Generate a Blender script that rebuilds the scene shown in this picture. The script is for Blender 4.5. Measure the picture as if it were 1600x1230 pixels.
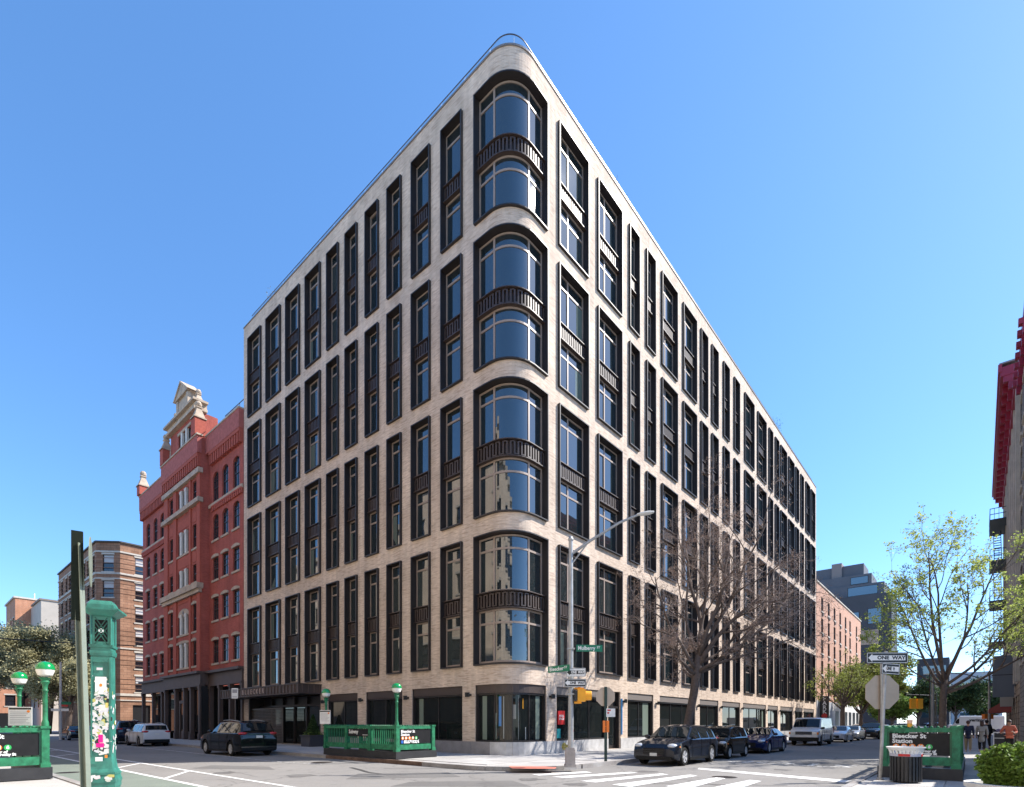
import bpy, math, random
from math import sin, cos, pi, radians, sqrt, atan2, hypot
from mathutils import Vector, Matrix

# ------------------------------------------------------------------ camera, light, exposure
for o in list(bpy.data.objects): bpy.data.objects.remove(o)
scene = bpy.context.scene
COL = scene.collection
F, CX, HY, CAMH = 835.0, 800.0, 1130.0, 1.7      # focal length, centre and horizon of the photograph in its pixels
cd = bpy.data.cameras.new('camera'); cam = bpy.data.objects.new('camera', cd); COL.objects.link(cam)
cam.location = (0, 0, CAMH); cam.rotation_euler = (radians(90), 0, 0)
cd.sensor_width = 36; cd.lens = 36 * F / 1600; cd.shift_y = (HY - 615.0) / 1600
cd.clip_end = 3000; cd.clip_start = 0.1
scene.camera = cam
SUN_AZ = Vector((0.98, 0.198, 0)).normalized(); SUN_EL = radians(44.5)
world = bpy.data.worlds.new('World'); scene.world = world; world.use_nodes = True
wn = world.node_tree; wn.nodes.clear()
sky = wn.nodes.new('ShaderNodeTexSky'); sky.sky_type = 'NISHITA'; sky.sun_disc = False
sky.sun_elevation = SUN_EL; sky.sun_rotation = atan2(SUN_AZ.x, SUN_AZ.y)
sky.air_density = 1.0; sky.dust_density = 1.1; sky.ozone_density = 6.5; sky.altitude = 2000
bg = wn.nodes.new('ShaderNodeBackground'); bg.inputs['Strength'].default_value = 0.15
wo = wn.nodes.new('ShaderNodeOutputWorld')
gm = wn.nodes.new('ShaderNodeGamma'); gm.inputs[1].default_value = 0.78
hs = wn.nodes.new('ShaderNodeHueSaturation'); hs.inputs['Saturation'].default_value = 1.2; hs.inputs['Hue'].default_value = 0.501
wn.links.new(sky.outputs[0], gm.inputs[0]); wn.links.new(gm.outputs[0], hs.inputs['Color']); wn.links.new(hs.outputs[0], bg.inputs[0]); wn.links.new(bg.outputs[0], wo.inputs[0])
sl = bpy.data.lights.new('sun', 'SUN'); sun = bpy.data.objects.new('sun', sl); COL.objects.link(sun)
sl.energy = 3.1; sl.angle = radians(0.5); sl.color = (1.0, 0.94, 0.86)
sd = Vector((SUN_AZ.x * cos(SUN_EL), SUN_AZ.y * cos(SUN_EL), sin(SUN_EL)))
sun.rotation_euler = sd.to_track_quat('Z', 'Y').to_euler(); sun.location = (40, 0, 60)
vs = scene.view_settings
vs.view_transform = 'Standard'; vs.look = 'None'; vs.gamma = 1; vs.use_curve_mapping = False; vs.exposure = 1.6
scene.cycles.max_bounces = 8; scene.cycles.transparent_max_bounces = 12

# ------------------------------------------------------------------ street geometry (metres)
P = Vector((0.07, 25.1, 0))                       # where the two facades of the main building would meet
dL = Vector((-0.7585, 0.6517, 0)).normalized()    # along the left street, away
nL = Vector((-dL.y, dL.x, 0)); nL = -nL if nL.y > 0 else nL
dR = Vector((-dL.y, dL.x, 0)); dR = dR if dR.y > 0 else -dR
nR = -dL
UP = Vector((0, 0, 1))
def LR(s, off, z=0.0): return P + dL * s + nL * off + UP * z     # along the left facade, outwards from it
def RR(s, off, z=0.0): return P + dR * s + nR * off + UP * z     # along the right facade
def G(px, py, z=0.0):                                            # photograph pixel -> point on the ground
    D = F * (CAMH - z) / (py - HY); return Vector(((px - CX) / F * D, D, z))
def angx(v): return atan2(v.y, v.x)
AL = angx(dL); AR = angx(-dR)      # local x runs along the facade, local y points out of the wall

# ------------------------------------------------------------------ mesh helpers
class MB:
    def __init__(s): s.v = []; s.f = []; s.m = []; s.uv = []; s.has_uv = False
    def face(s, pts, m=0, uv=None):
        b = len(s.v); s.v.extend([tuple(p) for p in pts]); s.f.append(tuple(range(b, b + len(pts)))); s.m.append(m)
        if uv: s.has_uv = True
        s.uv.append(uv)
        return s
    def box(s, x0, x1, y0, y1, z0, z1, m=0, M=None, skip=''):
        p = [Vector((x, y, z)) for z in (z0, z1) for y in (y0, y1) for x in (x0, x1)]
        if M is not None: p = [M @ q for q in p]
        fs = {'b': (0, 2, 3, 1), 't': (4, 5, 7, 6), 'f': (0, 1, 5, 4), 'k': (2, 6, 7, 3), 'l': (0, 4, 6, 2), 'r': (1, 3, 7, 5)}
        b = len(s.v); s.v.extend([tuple(q) for q in p])
        for k, f in fs.items():
            if k in skip: continue
            s.f.append(tuple(b + i for i in f)); s.m.append(m); s.uv.append(None)
        return s
    def bar(s, a, b, w, h, m=0, up=None):          # rectangular bar from a to b
        a = Vector(a); b = Vector(b); d = (b - a); L = d.length; d.normalize()
        u = Vector(up) if up else (UP if abs(d.z) < .95 else Vector((0, 1, 0)))
        sx = d.cross(u).normalized(); u = sx.cross(d)
        M = Matrix(((d.x, sx.x, u.x, a.x), (d.y, sx.y, u.y, a.y), (d.z, sx.z, u.z, a.z), (0, 0, 0, 1)))
        return s.box(0, L, -w / 2, w / 2, -h / 2, h / 2, m, M)
    def tube(s, pts, rad, n=6, m=0, caps=True):
        pts = [Vector(p) for p in pts]; b0 = len(s.v); k = len(pts)
        if not hasattr(rad, '__len__'): rad = [rad] * k
        for i, p in enumerate(pts):
            d = (pts[min(i + 1, k - 1)] - pts[max(i - 1, 0)])
            if d.length < 1e-7: d = Vector((0, 0, 1))
            d.normalize(); u = Vector((1, 0, 0)) if abs(d.x) < .8 else Vector((0, 1, 0))
            a = d.cross(u).normalized(); c = d.cross(a)
            for j in range(n):
                t = 2 * pi * j / n; q = p + (a * cos(t) + c * sin(t)) * rad[i]; s.v.append(tuple(q))
        for i in range(k - 1):
            for j in range(n):
                j2 = (j + 1) % n
                s.f.append((b0 + i * n + j, b0 + i * n + j2, b0 + (i + 1) * n + j2, b0 + (i + 1) * n + j)); s.m.append(m); s.uv.append(None)
        if caps and n > 3:
            s.f.append(tuple(b0 + j for j in reversed(range(n)))); s.m.append(m); s.uv.append(None)
            s.f.append(tuple(b0 + (k - 1) * n + j for j in range(n))); s.m.append(m); s.uv.append(None)
        return s
    def cyl(s, a, b, r0, r1=None, n=12, m=0): return s.tube([a, b], [r0, r0 if r1 is None else r1], n, m)
    def lathe(s, prof, c=(0, 0, 0), n=16, m=0, M=None):   # prof: (radius, z)
        b0 = len(s.v); c = Vector(c)
        for r, z in prof:
            for j in range(n):
                t = 2 * pi * j / n; q = Vector((r * cos(t), r * sin(t), z))
                q = (M @ q) if M is not None else q + c
                s.v.append(tuple(q))
        for i in range(len(prof) - 1):
            for j in range(n):
                j2 = (j + 1) % n
                s.f.append((b0 + i * n + j, b0 + i * n + j2, b0 + (i + 1) * n + j2, b0 + (i + 1) * n + j)); s.m.append(m); s.uv.append(None)
        return s
    def prism(s, poly, y0, y1, m=0, M=None):       # polygon in x,z pushed from y0 to y1
        n = len(poly); b = len(s.v)
        for y in (y0, y1):
            for x, z in poly:
                q = Vector((x, y, z)); q = M @ q if M is not None else q; s.v.append(tuple(q))
        s.f.append(tuple(b + i for i in range(n))); s.m.append(m); s.uv.append(None)
        s.f.append(tuple(b + n + i for i in reversed(range(n)))); s.m.append(m); s.uv.append(None)
        for i in range(n):
            j = (i + 1) % n
            s.f.append((b + j, b + i, b + n + i, b + n + j)); s.m.append(m); s.uv.append(None)
        return s
    def data(s, name, mats, smooth=False):
        me = bpy.data.meshes.new(name); me.from_pydata(s.v, [], s.f)
        mats = mats if isinstance(mats, (list, tuple)) else [mats]
        for q in mats: me.materials.append(q)
        if len(mats) > 1: me.polygons.foreach_set('material_index', s.m)
        if s.has_uv:
            ul = me.uv_layers.new(name='UVMap'); i = 0; flat = []
            for f, u in zip(s.f, s.uv):
                if u is None: u = [(s.v[k][0] + s.v[k][1], s.v[k][2]) for k in f]
                for q in u: flat.extend(q)
            ul.data.foreach_set('uv', flat)
        if smooth:
            me.polygons.foreach_set('use_smooth', [True] * len(me.polygons))
            if smooth != 'all':
                try: me.set_sharp_from_angle(angle=radians(smooth if smooth is not True else 35))
                except Exception: pass
        me.update(); return me
    def build(s, name, mats, parent=None, smooth=False, **kw): return put(name, s.data(name, mats, smooth), parent, **kw)

def put(name, data, parent=None, loc=(0, 0, 0), rz=0.0, world=False):
    o = bpy.data.objects.new(name, data); COL.objects.link(o); o.location = loc; o.rotation_euler = (0, 0, rz)
    if parent is not None:
        o.parent = parent
        if world:                                   # data is in world coordinates: undo the parent's place
            M = Matrix.Identity(4); q = parent
            while q is not None: M = Matrix.Translation(q.location) @ Matrix.Rotation(q.rotation_euler.z, 4, 'Z') @ M; q = q.parent
            o.matrix_parent_inverse = M.inverted()
    return o
def tag(o, label=None, cat=None, group=None, kind=None):
    if label: o['label'] = label
    if cat: o['category'] = cat
    if group: o['group'] = group
    if kind: o['kind'] = kind
    return o
def thing(name, label, cat, loc=(0, 0, 0), rz=0.0, group=None):
    return tag(put(name, None, None, loc, rz), label, cat, group)
def kids(o): return [c for c in bpy.data.objects if c.parent is o]
def copy_tree(o, loc, rz, label=None, tree=None):
    def rec(q, par):
        c = q.copy(); COL.objects.link(c)
        if par is not None: c.parent = par
        for ch in (tree or CH).get(q.name, []): rec(ch, c)
        return c
    r = rec(o, None); r.location = loc; r.rotation_euler = (0, 0, rz)
    if label: r['label'] = label
    return r
CH = {}
def index_children():
    CH.clear()
    for q in bpy.data.objects:
        if q.parent is not None: CH.setdefault(q.parent.name, []).append(q)
TEXTS = []
def text(name, body, mat, parent=None, size=1.0, M=None, bold=0.0, ext=0.002, align='CENTER', sx=1.0):
    c = bpy.data.curves.new(name, 'FONT'); c.body = body; c.size = size; c.extrude = ext; c.offset = bold
    c.align_x = align; c.align_y = 'CENTER'; c.resolution_u = 2
    src = bpy.data.objects.new('lettering_source', c); COL.objects.link(src)
    o = put(name, bpy.data.meshes.new(name), parent); o.matrix_local = (M or Matrix.Identity(4)) @ Matrix.Diagonal((sx, 1, 1, 1))
    TEXTS.append((src, o, mat)); return o
def finish_texts():                                # turn the lettering into plain meshes
    dg = bpy.context.evaluated_depsgraph_get()
    done = [(o, bpy.data.meshes.new_from_object(src.evaluated_get(dg)), m) for src, o, m in TEXTS]
    for o, me, m in done:
        me.name = o.name; me.materials.clear(); me.materials.append(m); o.data = me
    for src, o, m in TEXTS: bpy.data.objects.remove(src)
def frame(x, z, o):          # text frame: x = reading direction, z = towards the reader's side of the sign
    x = Vector(x).normalized(); z = Vector(z).normalized(); y = z.cross(x); o = Vector(o)
    return Matrix(((x.x, y.x, z.x, o.x), (x.y, y.y, z.y, o.y), (x.z, y.z, z.z, o.z), (0, 0, 0, 1)))

# ------------------------------------------------------------------ materials
MATS = {}
def mat(name, col, rough=.6, metal=0.0, spec=.5, noise=0.0, nscale=3.0, bump=0.0, bscale=40.0, emit=None, coat=0.0, ior=None):
    if name in MATS: return MATS[name]
    m = bpy.data.materials.new(name); m.use_nodes = True; nt = m.node_tree; b = nt.nodes['Principled BSDF']
    b.inputs['Roughness'].default_value = rough; b.inputs['Metallic'].default_value = metal
    b.inputs['Specular IOR Level'].default_value = spec
    if ior: b.inputs['IOR'].default_value = ior
    if coat: b.inputs['Coat Weight'].default_value = coat; b.inputs['Coat Roughness'].default_value = .03
    c = tuple(col) + (1,)
    b.inputs['Base Color'].default_value = c
    if emit: b.inputs['Emission Color'].default_value = tuple(emit[:3]) + (1,); b.inputs['Emission Strength'].default_value = emit[3]
    if noise or bump:
        tc = nt.nodes.new('ShaderNodeTexCoord')
        if noise:
            n = nt.nodes.new('ShaderNodeTexNoise'); n.inputs['Scale'].default_value = nscale; n.inputs['Detail'].default_value = 6
            n.inputs['Roughness'].default_value = .65
            mp = nt.nodes.new('ShaderNodeMapRange'); mp.inputs[1].default_value = .3; mp.inputs[2].default_value = .7
            mp.inputs[3].default_value = 1 - noise; mp.inputs[4].default_value = 1 + noise
            mx = nt.nodes.new('ShaderNodeMix'); mx.data_type = 'RGBA'; mx.blend_type = 'MULTIPLY'; mx.inputs[0].default_value = 1
            mx.inputs[6].default_value = c
            nt.links.new(tc.outputs['Object'], n.inputs['Vector']); nt.links.new(n.outputs['Fac'], mp.inputs[0])
            nt.links.new(mp.outputs[0], mx.inputs[7]); nt.links.new(mx.outputs[2], b.inputs['Base Color'])
        if bump:
            n2 = nt.nodes.new('ShaderNodeTexNoise'); n2.inputs['Scale'].default_value = bscale; n2.inputs['Detail'].default_value = 4
            bp = nt.nodes.new('ShaderNodeBump'); bp.inputs['Strength'].default_value = bump; bp.inputs['Distance'].default_value = .02
            nt.links.new(tc.outputs['Object'], n2.inputs['Vector']); nt.links.new(n2.outputs['Fac'], bp.inputs['Height'])
            nt.links.new(bp.outputs[0], b.inputs['Normal'])
    MATS[name] = m; return m
def brick(name, c1, c2, cm, w=.215, h=.07, mort=.009, noise=.12, c3=None, bump=.5):
    m = bpy.data.materials.new(name); m.use_nodes = True; nt = m.node_tree; b = nt.nodes['Principled BSDF']
    b.inputs['Roughness'].default_value = .85; b.inputs['Specular IOR Level'].default_value = .25
    uv = nt.nodes.new('ShaderNodeUVMap'); t = nt.nodes.new('ShaderNodeTexBrick')
    t.inputs['Scale'].default_value = 1; t.inputs['Brick Width'].default_value = w; t.inputs['Row Height'].default_value = h
    t.inputs['Mortar Size'].default_value = mort; t.inputs['Mortar Smooth'].default_value = .3; t.inputs['Bias'].default_value = -.1
    t.inputs['Color1'].default_value = tuple(c1) + (1,); t.inputs['Color2'].default_value = tuple(c2) + (1,); t.inputs['Mortar'].default_value = tuple(cm) + (1,)
    t.squash = 1.0; t.offset = .5
    nt.links.new(uv.outputs[0], t.inputs['Vector'])
    col = t.outputs['Color']
    if c3:                                         # clumps of bricks of a third tone, streaky along the courses
        mp = nt.nodes.new('ShaderNodeMapping'); mp.inputs['Scale'].default_value = (1.6, 14.0, 1); nt.links.new(uv.outputs[0], mp.inputs[0])
        vo = nt.nodes.new('ShaderNodeTexNoise'); vo.inputs['Scale'].default_value = 1.0; vo.inputs['Detail'].default_value = 3; nt.links.new(mp.outputs[0], vo.inputs['Vector'])
        r = nt.nodes.new('ShaderNodeMapRange'); r.inputs[1].default_value = .52; r.inputs[2].default_value = .62; nt.links.new(vo.outputs['Fac'], r.inputs[0])
        mx = nt.nodes.new('ShaderNodeMix'); mx.data_type = 'RGBA'; mx.inputs[7].default_value = tuple(c3) + (1,)
        sc = nt.nodes.new('ShaderNodeMath'); sc.operation = 'MULTIPLY'; sc.inputs[1].default_value = .6
        nt.links.new(r.outputs[0], sc.inputs[0]); nt.links.new(sc.outputs[0], mx.inputs[0]); nt.links.new(col, mx.inputs[6]); col = mx.outputs[2]
    n = nt.nodes.new('ShaderNodeTexNoise'); n.inputs['Scale'].default_value = .55; n.inputs['Detail'].default_value = 8; nt.links.new(uv.outputs[0], n.inputs['Vector'])
    r2 = nt.nodes.new('ShaderNodeMapRange'); r2.inputs[1].default_value = .3; r2.inputs[2].default_value = .7; r2.inputs[3].default_value = 1 - noise; r2.inputs[4].default_value = 1 + noise
    nt.links.new(n.outputs['Fac'], r2.inputs[0])
    m2 = nt.nodes.new('ShaderNodeMix'); m2.data_type = 'RGBA'; m2.blend_type = 'MULTIPLY'; m2.inputs[0].default_value = 1
    nt.links.new(col, m2.inputs[6]); nt.links.new(r2.outputs[0], m2.inputs[7]); nt.links.new(m2.outputs[2], b.inputs['Base Color'])
    ms = nt.nodes.new('ShaderNodeMapping'); ms.inputs['Scale'].default_value = (2.6, .16, 1); nt.links.new(uv.outputs[0], ms.inputs[0])
    ns = nt.nodes.new('ShaderNodeTexNoise'); ns.inputs['Scale'].default_value = 1; ns.inputs['Detail'].default_value = 5; nt.links.new(ms.outputs[0], ns.inputs['Vector'])
    rs = nt.nodes.new('ShaderNodeMapRange'); rs.inputs[1].default_value = .35; rs.inputs[2].default_value = .62; rs.inputs[3].default_value = 1.04; rs.inputs[4].default_value = .90; nt.links.new(ns.outputs['Fac'], rs.inputs[0])
    m5 = nt.nodes.new('ShaderNodeMix'); m5.data_type = 'RGBA'; m5.blend_type = 'MULTIPLY'; m5.inputs[0].default_value = 1
    nt.links.new(m2.outputs[2], m5.inputs[6]); nt.links.new(rs.outputs[0], m5.inputs[7]); nt.links.new(m5.outputs[2], b.inputs['Base Color'])
    bp = nt.nodes.new('ShaderNodeBump'); bp.inputs['Strength'].default_value = bump; bp.inputs['Distance'].default_value = .008; bp.invert = True
    nt.links.new(t.outputs['Fac'], bp.inputs['Height']); nt.links.new(bp.outputs[0], b.inputs['Normal'])
    MATS[name] = m; return m
def ground_mat(name, c1, c2, fine=60, big=.25, spots=None, rough=.9, bump=.25, cracks=None):
    m = bpy.data.materials.new(name); m.use_nodes = True; nt = m.node_tree; b = nt.nodes['Principled BSDF']
    b.inputs['Roughness'].default_value = rough; b.inputs['Specular IOR Level'].default_value = .25
    tc = nt.nodes.new('ShaderNodeNewGeometry')
    def nz(s, d=6):
        n = nt.nodes.new('ShaderNodeTexNoise'); n.inputs['Scale'].default_value = s; n.inputs['Detail'].default_value = d; n.inputs['Roughness'].default_value = .6
        nt.links.new(tc.outputs['Position'], n.inputs['Vector']); return n
    a = nz(big); mr = nt.nodes.new('ShaderNodeMapRange'); mr.inputs[1].default_value = .35; mr.inputs[2].default_value = .65; nt.links.new(a.outputs['Fac'], mr.inputs[0])
    mx = nt.nodes.new('ShaderNodeMix'); mx.data_type = 'RGBA'; mx.inputs[6].default_value = tuple(c1) + (1,); mx.inputs[7].default_value = tuple(c2) + (1,)
    nt.links.new(mr.outputs[0], mx.inputs[0]); col = mx.outputs[2]
    f = nz(fine, 3); fr = nt.nodes.new('ShaderNodeMapRange'); fr.inputs[1].default_value = .3; fr.inputs[2].default_value = .7; fr.inputs[3].default_value = .8; fr.inputs[4].default_value = 1.2
    nt.links.new(f.outputs['Fac'], fr.inputs[0])
    m2 = nt.nodes.new('ShaderNodeMix'); m2.data_type = 'RGBA'; m2.blend_type = 'MULTIPLY'; m2.inputs[0].default_value = 1
    nt.links.new(col, m2.inputs[6]); nt.links.new(fr.outputs[0], m2.inputs[7]); col = m2.outputs[2]
    if spots:
        g = nz(2.2, 5); gr = nt.nodes.new('ShaderNodeMapRange'); gr.inputs[1].default_value = .58; gr.inputs[2].default_value = .7; nt.links.new(g.outputs['Fac'], gr.inputs[0])
        m3 = nt.nodes.new('ShaderNodeMix'); m3.data_type = 'RGBA'; m3.inputs[7].default_value = tuple(spots) + (1,)
        nt.links.new(gr.outputs[0], m3.inputs[0]); nt.links.new(col, m3.inputs[6]); col = m3.outputs[2]
    if cracks:
        v = nt.nodes.new('ShaderNodeTexVoronoi'); v.feature = 'DISTANCE_TO_EDGE'; v.inputs['Scale'].default_value = .22
        wv = nz(1.1, 4); ad = nt.nodes.new('ShaderNodeMixRGB'); ad.blend_type = 'LINEAR_LIGHT'; ad.inputs[0].default_value = .35
        nt.links.new(tc.outputs['Position'], ad.inputs[1]); nt.links.new(wv.outputs['Color'], ad.inputs[2]); nt.links.new(ad.outputs[0], v.inputs['Vector'])
        cr = nt.nodes.new('ShaderNodeMapRange'); cr.inputs[1].default_value = .002; cr.inputs[2].default_value = .009; nt.links.new(v.outputs['Distance'], cr.inputs[0])
        m4 = nt.nodes.new('ShaderNodeMix'); m4.data_type = 'RGBA'; m4.inputs[6].default_value = tuple(cracks) + (1,)
        nt.links.new(cr.outputs[0], m4.inputs[0]); nt.links.new(col, m4.inputs[7]); col = m4.outputs[2]
    nt.links.new(col, b.inputs['Base Color'])
    bp = nt.nodes.new('ShaderNodeBump'); bp.inputs['Strength'].default_value = bump; bp.inputs['Distance'].default_value = .01
    nt.links.new(f.outputs['Fac'], bp.inputs['Height']); nt.links.new(bp.outputs[0], b.inputs['Normal'])
    MATS[name] = m; return m
def paint_mat(name, col, wear=.45, under=(.09, .088, .085)):   # worn road paint
    m = bpy.data.materials.new(name); m.use_nodes = True; nt = m.node_tree; b = nt.nodes['Principled BSDF']
    b.inputs['Roughness'].default_value = .75
    tc = nt.nodes.new('ShaderNodeTexCoord'); n = nt.nodes.new('ShaderNodeTexNoise'); n.inputs['Scale'].default_value = 7; n.inputs['Detail'].default_value = 8; n.inputs['Roughness'].default_value = .75
    nt.links.new(tc.outputs['Object'], n.inputs['Vector'])
    r = nt.nodes.new('ShaderNodeMapRange'); r.inputs[1].default_value = wear - .08; r.inputs[2].default_value = wear + .06; nt.links.new(n.outputs['Fac'], r.inputs[0])
    mx = nt.nodes.new('ShaderNodeMix'); mx.data_type = 'RGBA'; mx.inputs[6].default_value = tuple(under) + (1,); mx.inputs[7].default_value = tuple(col) + (1,)
    nt.links.new(r.outputs[0], mx.inputs[0]); nt.links.new(mx.outputs[2], b.inputs['Base Color']); MATS[name] = m; return m

M_brick = brick('cream_brick', (.67, .54, .43), (.55, .425, .325), (.55, .465, .39), c3=(.37, .265, .20), noise=.16)
M_red = brick('red_brick', (.40, .092, .07), (.30, .066, .05), (.34, .13, .10), noise=.18)
M_brown = brick('brown_brick', (.34, .19, .12), (.27, .14, .085), (.16, .10, .07), w=.9, h=.36, mort=.02, noise=.2, bump=.9)
M_orange = brick('orange_brick', (.50, .22, .12), (.44, .18, .10), (.42, .30, .22), noise=.15)
M_salmon = brick('salmon_brick', (.55, .30, .20), (.49, .255, .165), (.5, .36, .28), noise=.1)
M_pale1 = brick('pale_limestone_wall', (.76, .65, .52), (.70, .59, .47), (.58, .5, .4), w=1.2, h=.5, mort=.02, noise=.1)  # kept very pale so the off-frame row bounces sunlight across the street
M_pale2 = brick('pale_cream_wall', (.76, .63, .49), (.69, .56, .43), (.6, .5, .4), noise=.1)  # also lightened to throw sunlight back onto the left facade
M_tanstone = brick('tan_stone', (.42, .34, .26), (.36, .28, .21), (.2, .16, .13), w=.8, h=.4, mort=.03, noise=.2, bump=1.0)
M_bronze = mat('dark_bronze', (.020, .0165, .017), .45, .0, .5, noise=.15, nscale=1.5)
M_bronze2 = mat('brown_bronze', (.050, .034, .029), .5, 0, .5, noise=.12, nscale=2)
M_taupe = mat('taupe_metal', (.30, .235, .195), .45, .0, .5)
def glass_mat(name, col, wob=.0, ior=2.1, rough=.015):
    m = mat(name, col, rough, 0, .5, ior=ior)
    if wob:
        nt = m.node_tree; b = nt.nodes['Principled BSDF']; tc = nt.nodes.new('ShaderNodeTexCoord')
        n = nt.nodes.new('ShaderNodeTexNoise'); n.inputs['Scale'].default_value = .9; n.inputs['Detail'].default_value = 1; n.noise_dimensions = '4D'
        oi = nt.nodes.new('ShaderNodeObjectInfo'); mw = nt.nodes.new('ShaderNodeMath'); mw.operation = 'MULTIPLY'; mw.inputs[1].default_value = 60; nt.links.new(oi.outputs['Random'], mw.inputs[0]); nt.links.new(mw.outputs[0], n.inputs['W'])
        bp = nt.nodes.new('ShaderNodeBump'); bp.inputs['Strength'].default_value = wob; bp.inputs['Distance'].default_value = .03
        nt.links.new(tc.outputs['Object'], n.inputs['Vector']); nt.links.new(n.outputs['Fac'], bp.inputs['Height']); nt.links.new(bp.outputs[0], b.inputs['Normal'])
    return m
M_glass = glass_mat('tinted_glass', (.013, .021, .024), .10, 2.3)
M_curtain = glass_mat('curtain_behind_glass', (.115, .145, .125), .05, 1.7)
M_glass_b = glass_mat('tinted_glass_grey', (.035, .045, .043), .10)
M_redstone = mat('warm_limestone', (.42, .34, .265), .85, 0, .2, noise=.25, nscale=1.6, bump=.25)
M_glass2 = glass_mat('old_window_glass', (.02, .022, .028), .25, 1.8)
M_shop = glass_mat('shop_glass', (.012, .015, .015), .02, 1.42)
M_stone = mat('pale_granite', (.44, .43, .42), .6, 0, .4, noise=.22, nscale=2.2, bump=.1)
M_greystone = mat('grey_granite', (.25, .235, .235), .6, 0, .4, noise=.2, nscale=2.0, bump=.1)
M_asphalt = ground_mat('asphalt', (.195, .186, .176), (.24, .229, .216), 90, .18, spots=(.155, .148, .14), cracks=(.155, .148, .14))
M_green_lane = ground_mat('green_lane_paint', (.19, .22, .185), (.155, .18, .155), 70, .5, spots=(.15, .165, .145))
M_walk = ground_mat('concrete', (.43, .415, .395), (.36, .345, .33), 70, .4, spots=(.33, .31, .30))
M_curb = ground_mat('kerb_granite', (.33, .32, .31), (.22, .20, .19), 50, .8)
M_rust = mat('rusty_steel_kerb', (.12, .075, .055), .8, 0, .3, noise=.4, nscale=4)
M_line = paint_mat('road_white', (.74, .73, .71), .42)
M_line2 = paint_mat('road_white_worn', (.66, .65, .62), .5)
M_redpad = paint_mat('red_paving', (.62, .20, .14), .3, (.5, .3, .25))
M_black = mat('black_paint', (.012, .012, .013), .4)
M_white = mat('white_paint', (.72, .72, .70), .5, noise=.06, nscale=4)
M_dark = mat('dark_interior', (.01, .01, .011), .8, 0, .2)
M_lime = mat('pale_limestone', (.50, .455, .39), .8, 0, .3, noise=.2, nscale=1.2, bump=.2)
M_sgreen = mat('subway_green', (.018, .155, .072), .5, 0, .4, noise=.5, nscale=5, bump=.06)
M_sgreen_d = mat('subway_green_dark', (.012, .10, .05), .45, 0, .5, noise=.25, nscale=3)
M_alu = mat('galvanised_steel', (.36, .36, .355), .5, .55, .5, noise=.2, nscale=5)
M_signback = mat('bare_sign_back', (.48, .385, .295), .6, .2, .4, noise=.12, nscale=2)
M_signgreen = mat('sign_green', (.0, .15, .075), .5)
M_yellow = mat('signal_yellow', (.75, .33, .01), .5, noise=.1, nscale=5)
M_orangep = mat('orange_plastic', (.85, .20, .02), .5)
M_postgreen = mat('post_green', (.012, .035, .025), .5, noise=.2)
M_signblack = mat('sign_black', (.015, .015, .016), .45)
M_blackstone = mat('black_plinth', (.022, .022, .024), .5, 0, .5, noise=.35, nscale=2.5)
M_red_enamel = mat('red_enamel', (.50, .02, .02), .4)
# ================================================================== GROUND
def Q(a, b, z=0.0): return P + nL * a + nR * b + UP * z          # a: metres out from the left facade, b: from the right one
mb = MB(); mb.face([(-900, -60, 0), (900, -60, 0), (900, 1500, 0), (-900, 1500, 0)])
tag(mb.build('road', M_asphalt), 'grey asphalt of the two streets and their crossing', kind='structure')
def corner_outline(a1, b1, r, a0, b0, n=8, sb=1):    # block with a rounded kerb corner at (a1, b1)
    pts = [Q(a1, b0)]
    for i in range(n + 1):
        t = pi / 2 * i / n
        pts.append(Q(a1 - r + r * cos(t), b1 - sb * r + sb * r * sin(t)))
    pts += [Q(a0, b1), Q(a0, b0)]
    return pts
def slab_block(name, pts, label, z=.13):
    m = MB(); n = len(pts)
    m.face([p + UP * z for p in pts][::1])
    for i in range(n):
        a, b = pts[i], pts[(i + 1) % n]; m.face([a, b, b + UP * z, a + UP * z])
    o = m.build(name, M_walk); tag(o, label, kind='structure'); return o
main_walk = slab_block('pavement', corner_outline(5.3, 5.2, 3.0, -104, -57.5), 'light concrete pavement round the cream brick building')
right_walk = slab_block('pavement', corner_outline(8.0, 14.0, 4.0, -104, 70, sb=-1), 'concrete pavement with planter and subway entrance across the side street')
m = MB(); pts = [Q(15.9, -58), Q(15.9, 60), Q(60, 60), Q(60, -58)]
north_walk = slab_block('pavement', pts, 'concrete pavement along the near side of the wide street')
far_walk = slab_block('pavement', [Q(6, -150), Q(6, -76), Q(-60, -76), Q(-60, -150)], 'pavement in front of the brown corner building')

def slab_material():
    m = ground_mat('paving_concrete', (.45, .435, .415), (.38, .365, .35), 70, .5, spots=(.36, .345, .33))
    nt = m.node_tree; b = nt.nodes['Principled BSDF']; src = b.inputs['Base Color'].links[0].from_socket
    oi = nt.nodes.new('ShaderNodeObjectInfo'); r = nt.nodes.new('ShaderNodeMapRange'); r.inputs[3].default_value = .82; r.inputs[4].default_value = 1.08
    nt.links.new(oi.outputs['Random'], r.inputs[0])
    mx = nt.nodes.new('ShaderNodeMix'); mx.data_type = 'RGBA'; mx.blend_type = 'MULTIPLY'; mx.inputs[0].default_value = 1
    nt.links.new(src, mx.inputs[6]); nt.links.new(r.outputs[0], mx.inputs[7]); nt.links.new(mx.outputs[2], b.inputs['Base Color']); return m
M_slab = slab_material()
sm = MB().box(.012, 1.488, .012, 1.488, 0, .022); slab_mesh = sm.data('paving_slab', M_slab)
def slabs(walk, a0, b0, na, nb):
    for i in range(na):
        for j in range(nb):
            p = Q(a0 + i * 1.5, b0 + j * 1.5, .129)
            o = put('paving_slab', slab_mesh, walk, p, angx(nL))    # local x along nL, local y along nL turned left = nR
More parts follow.
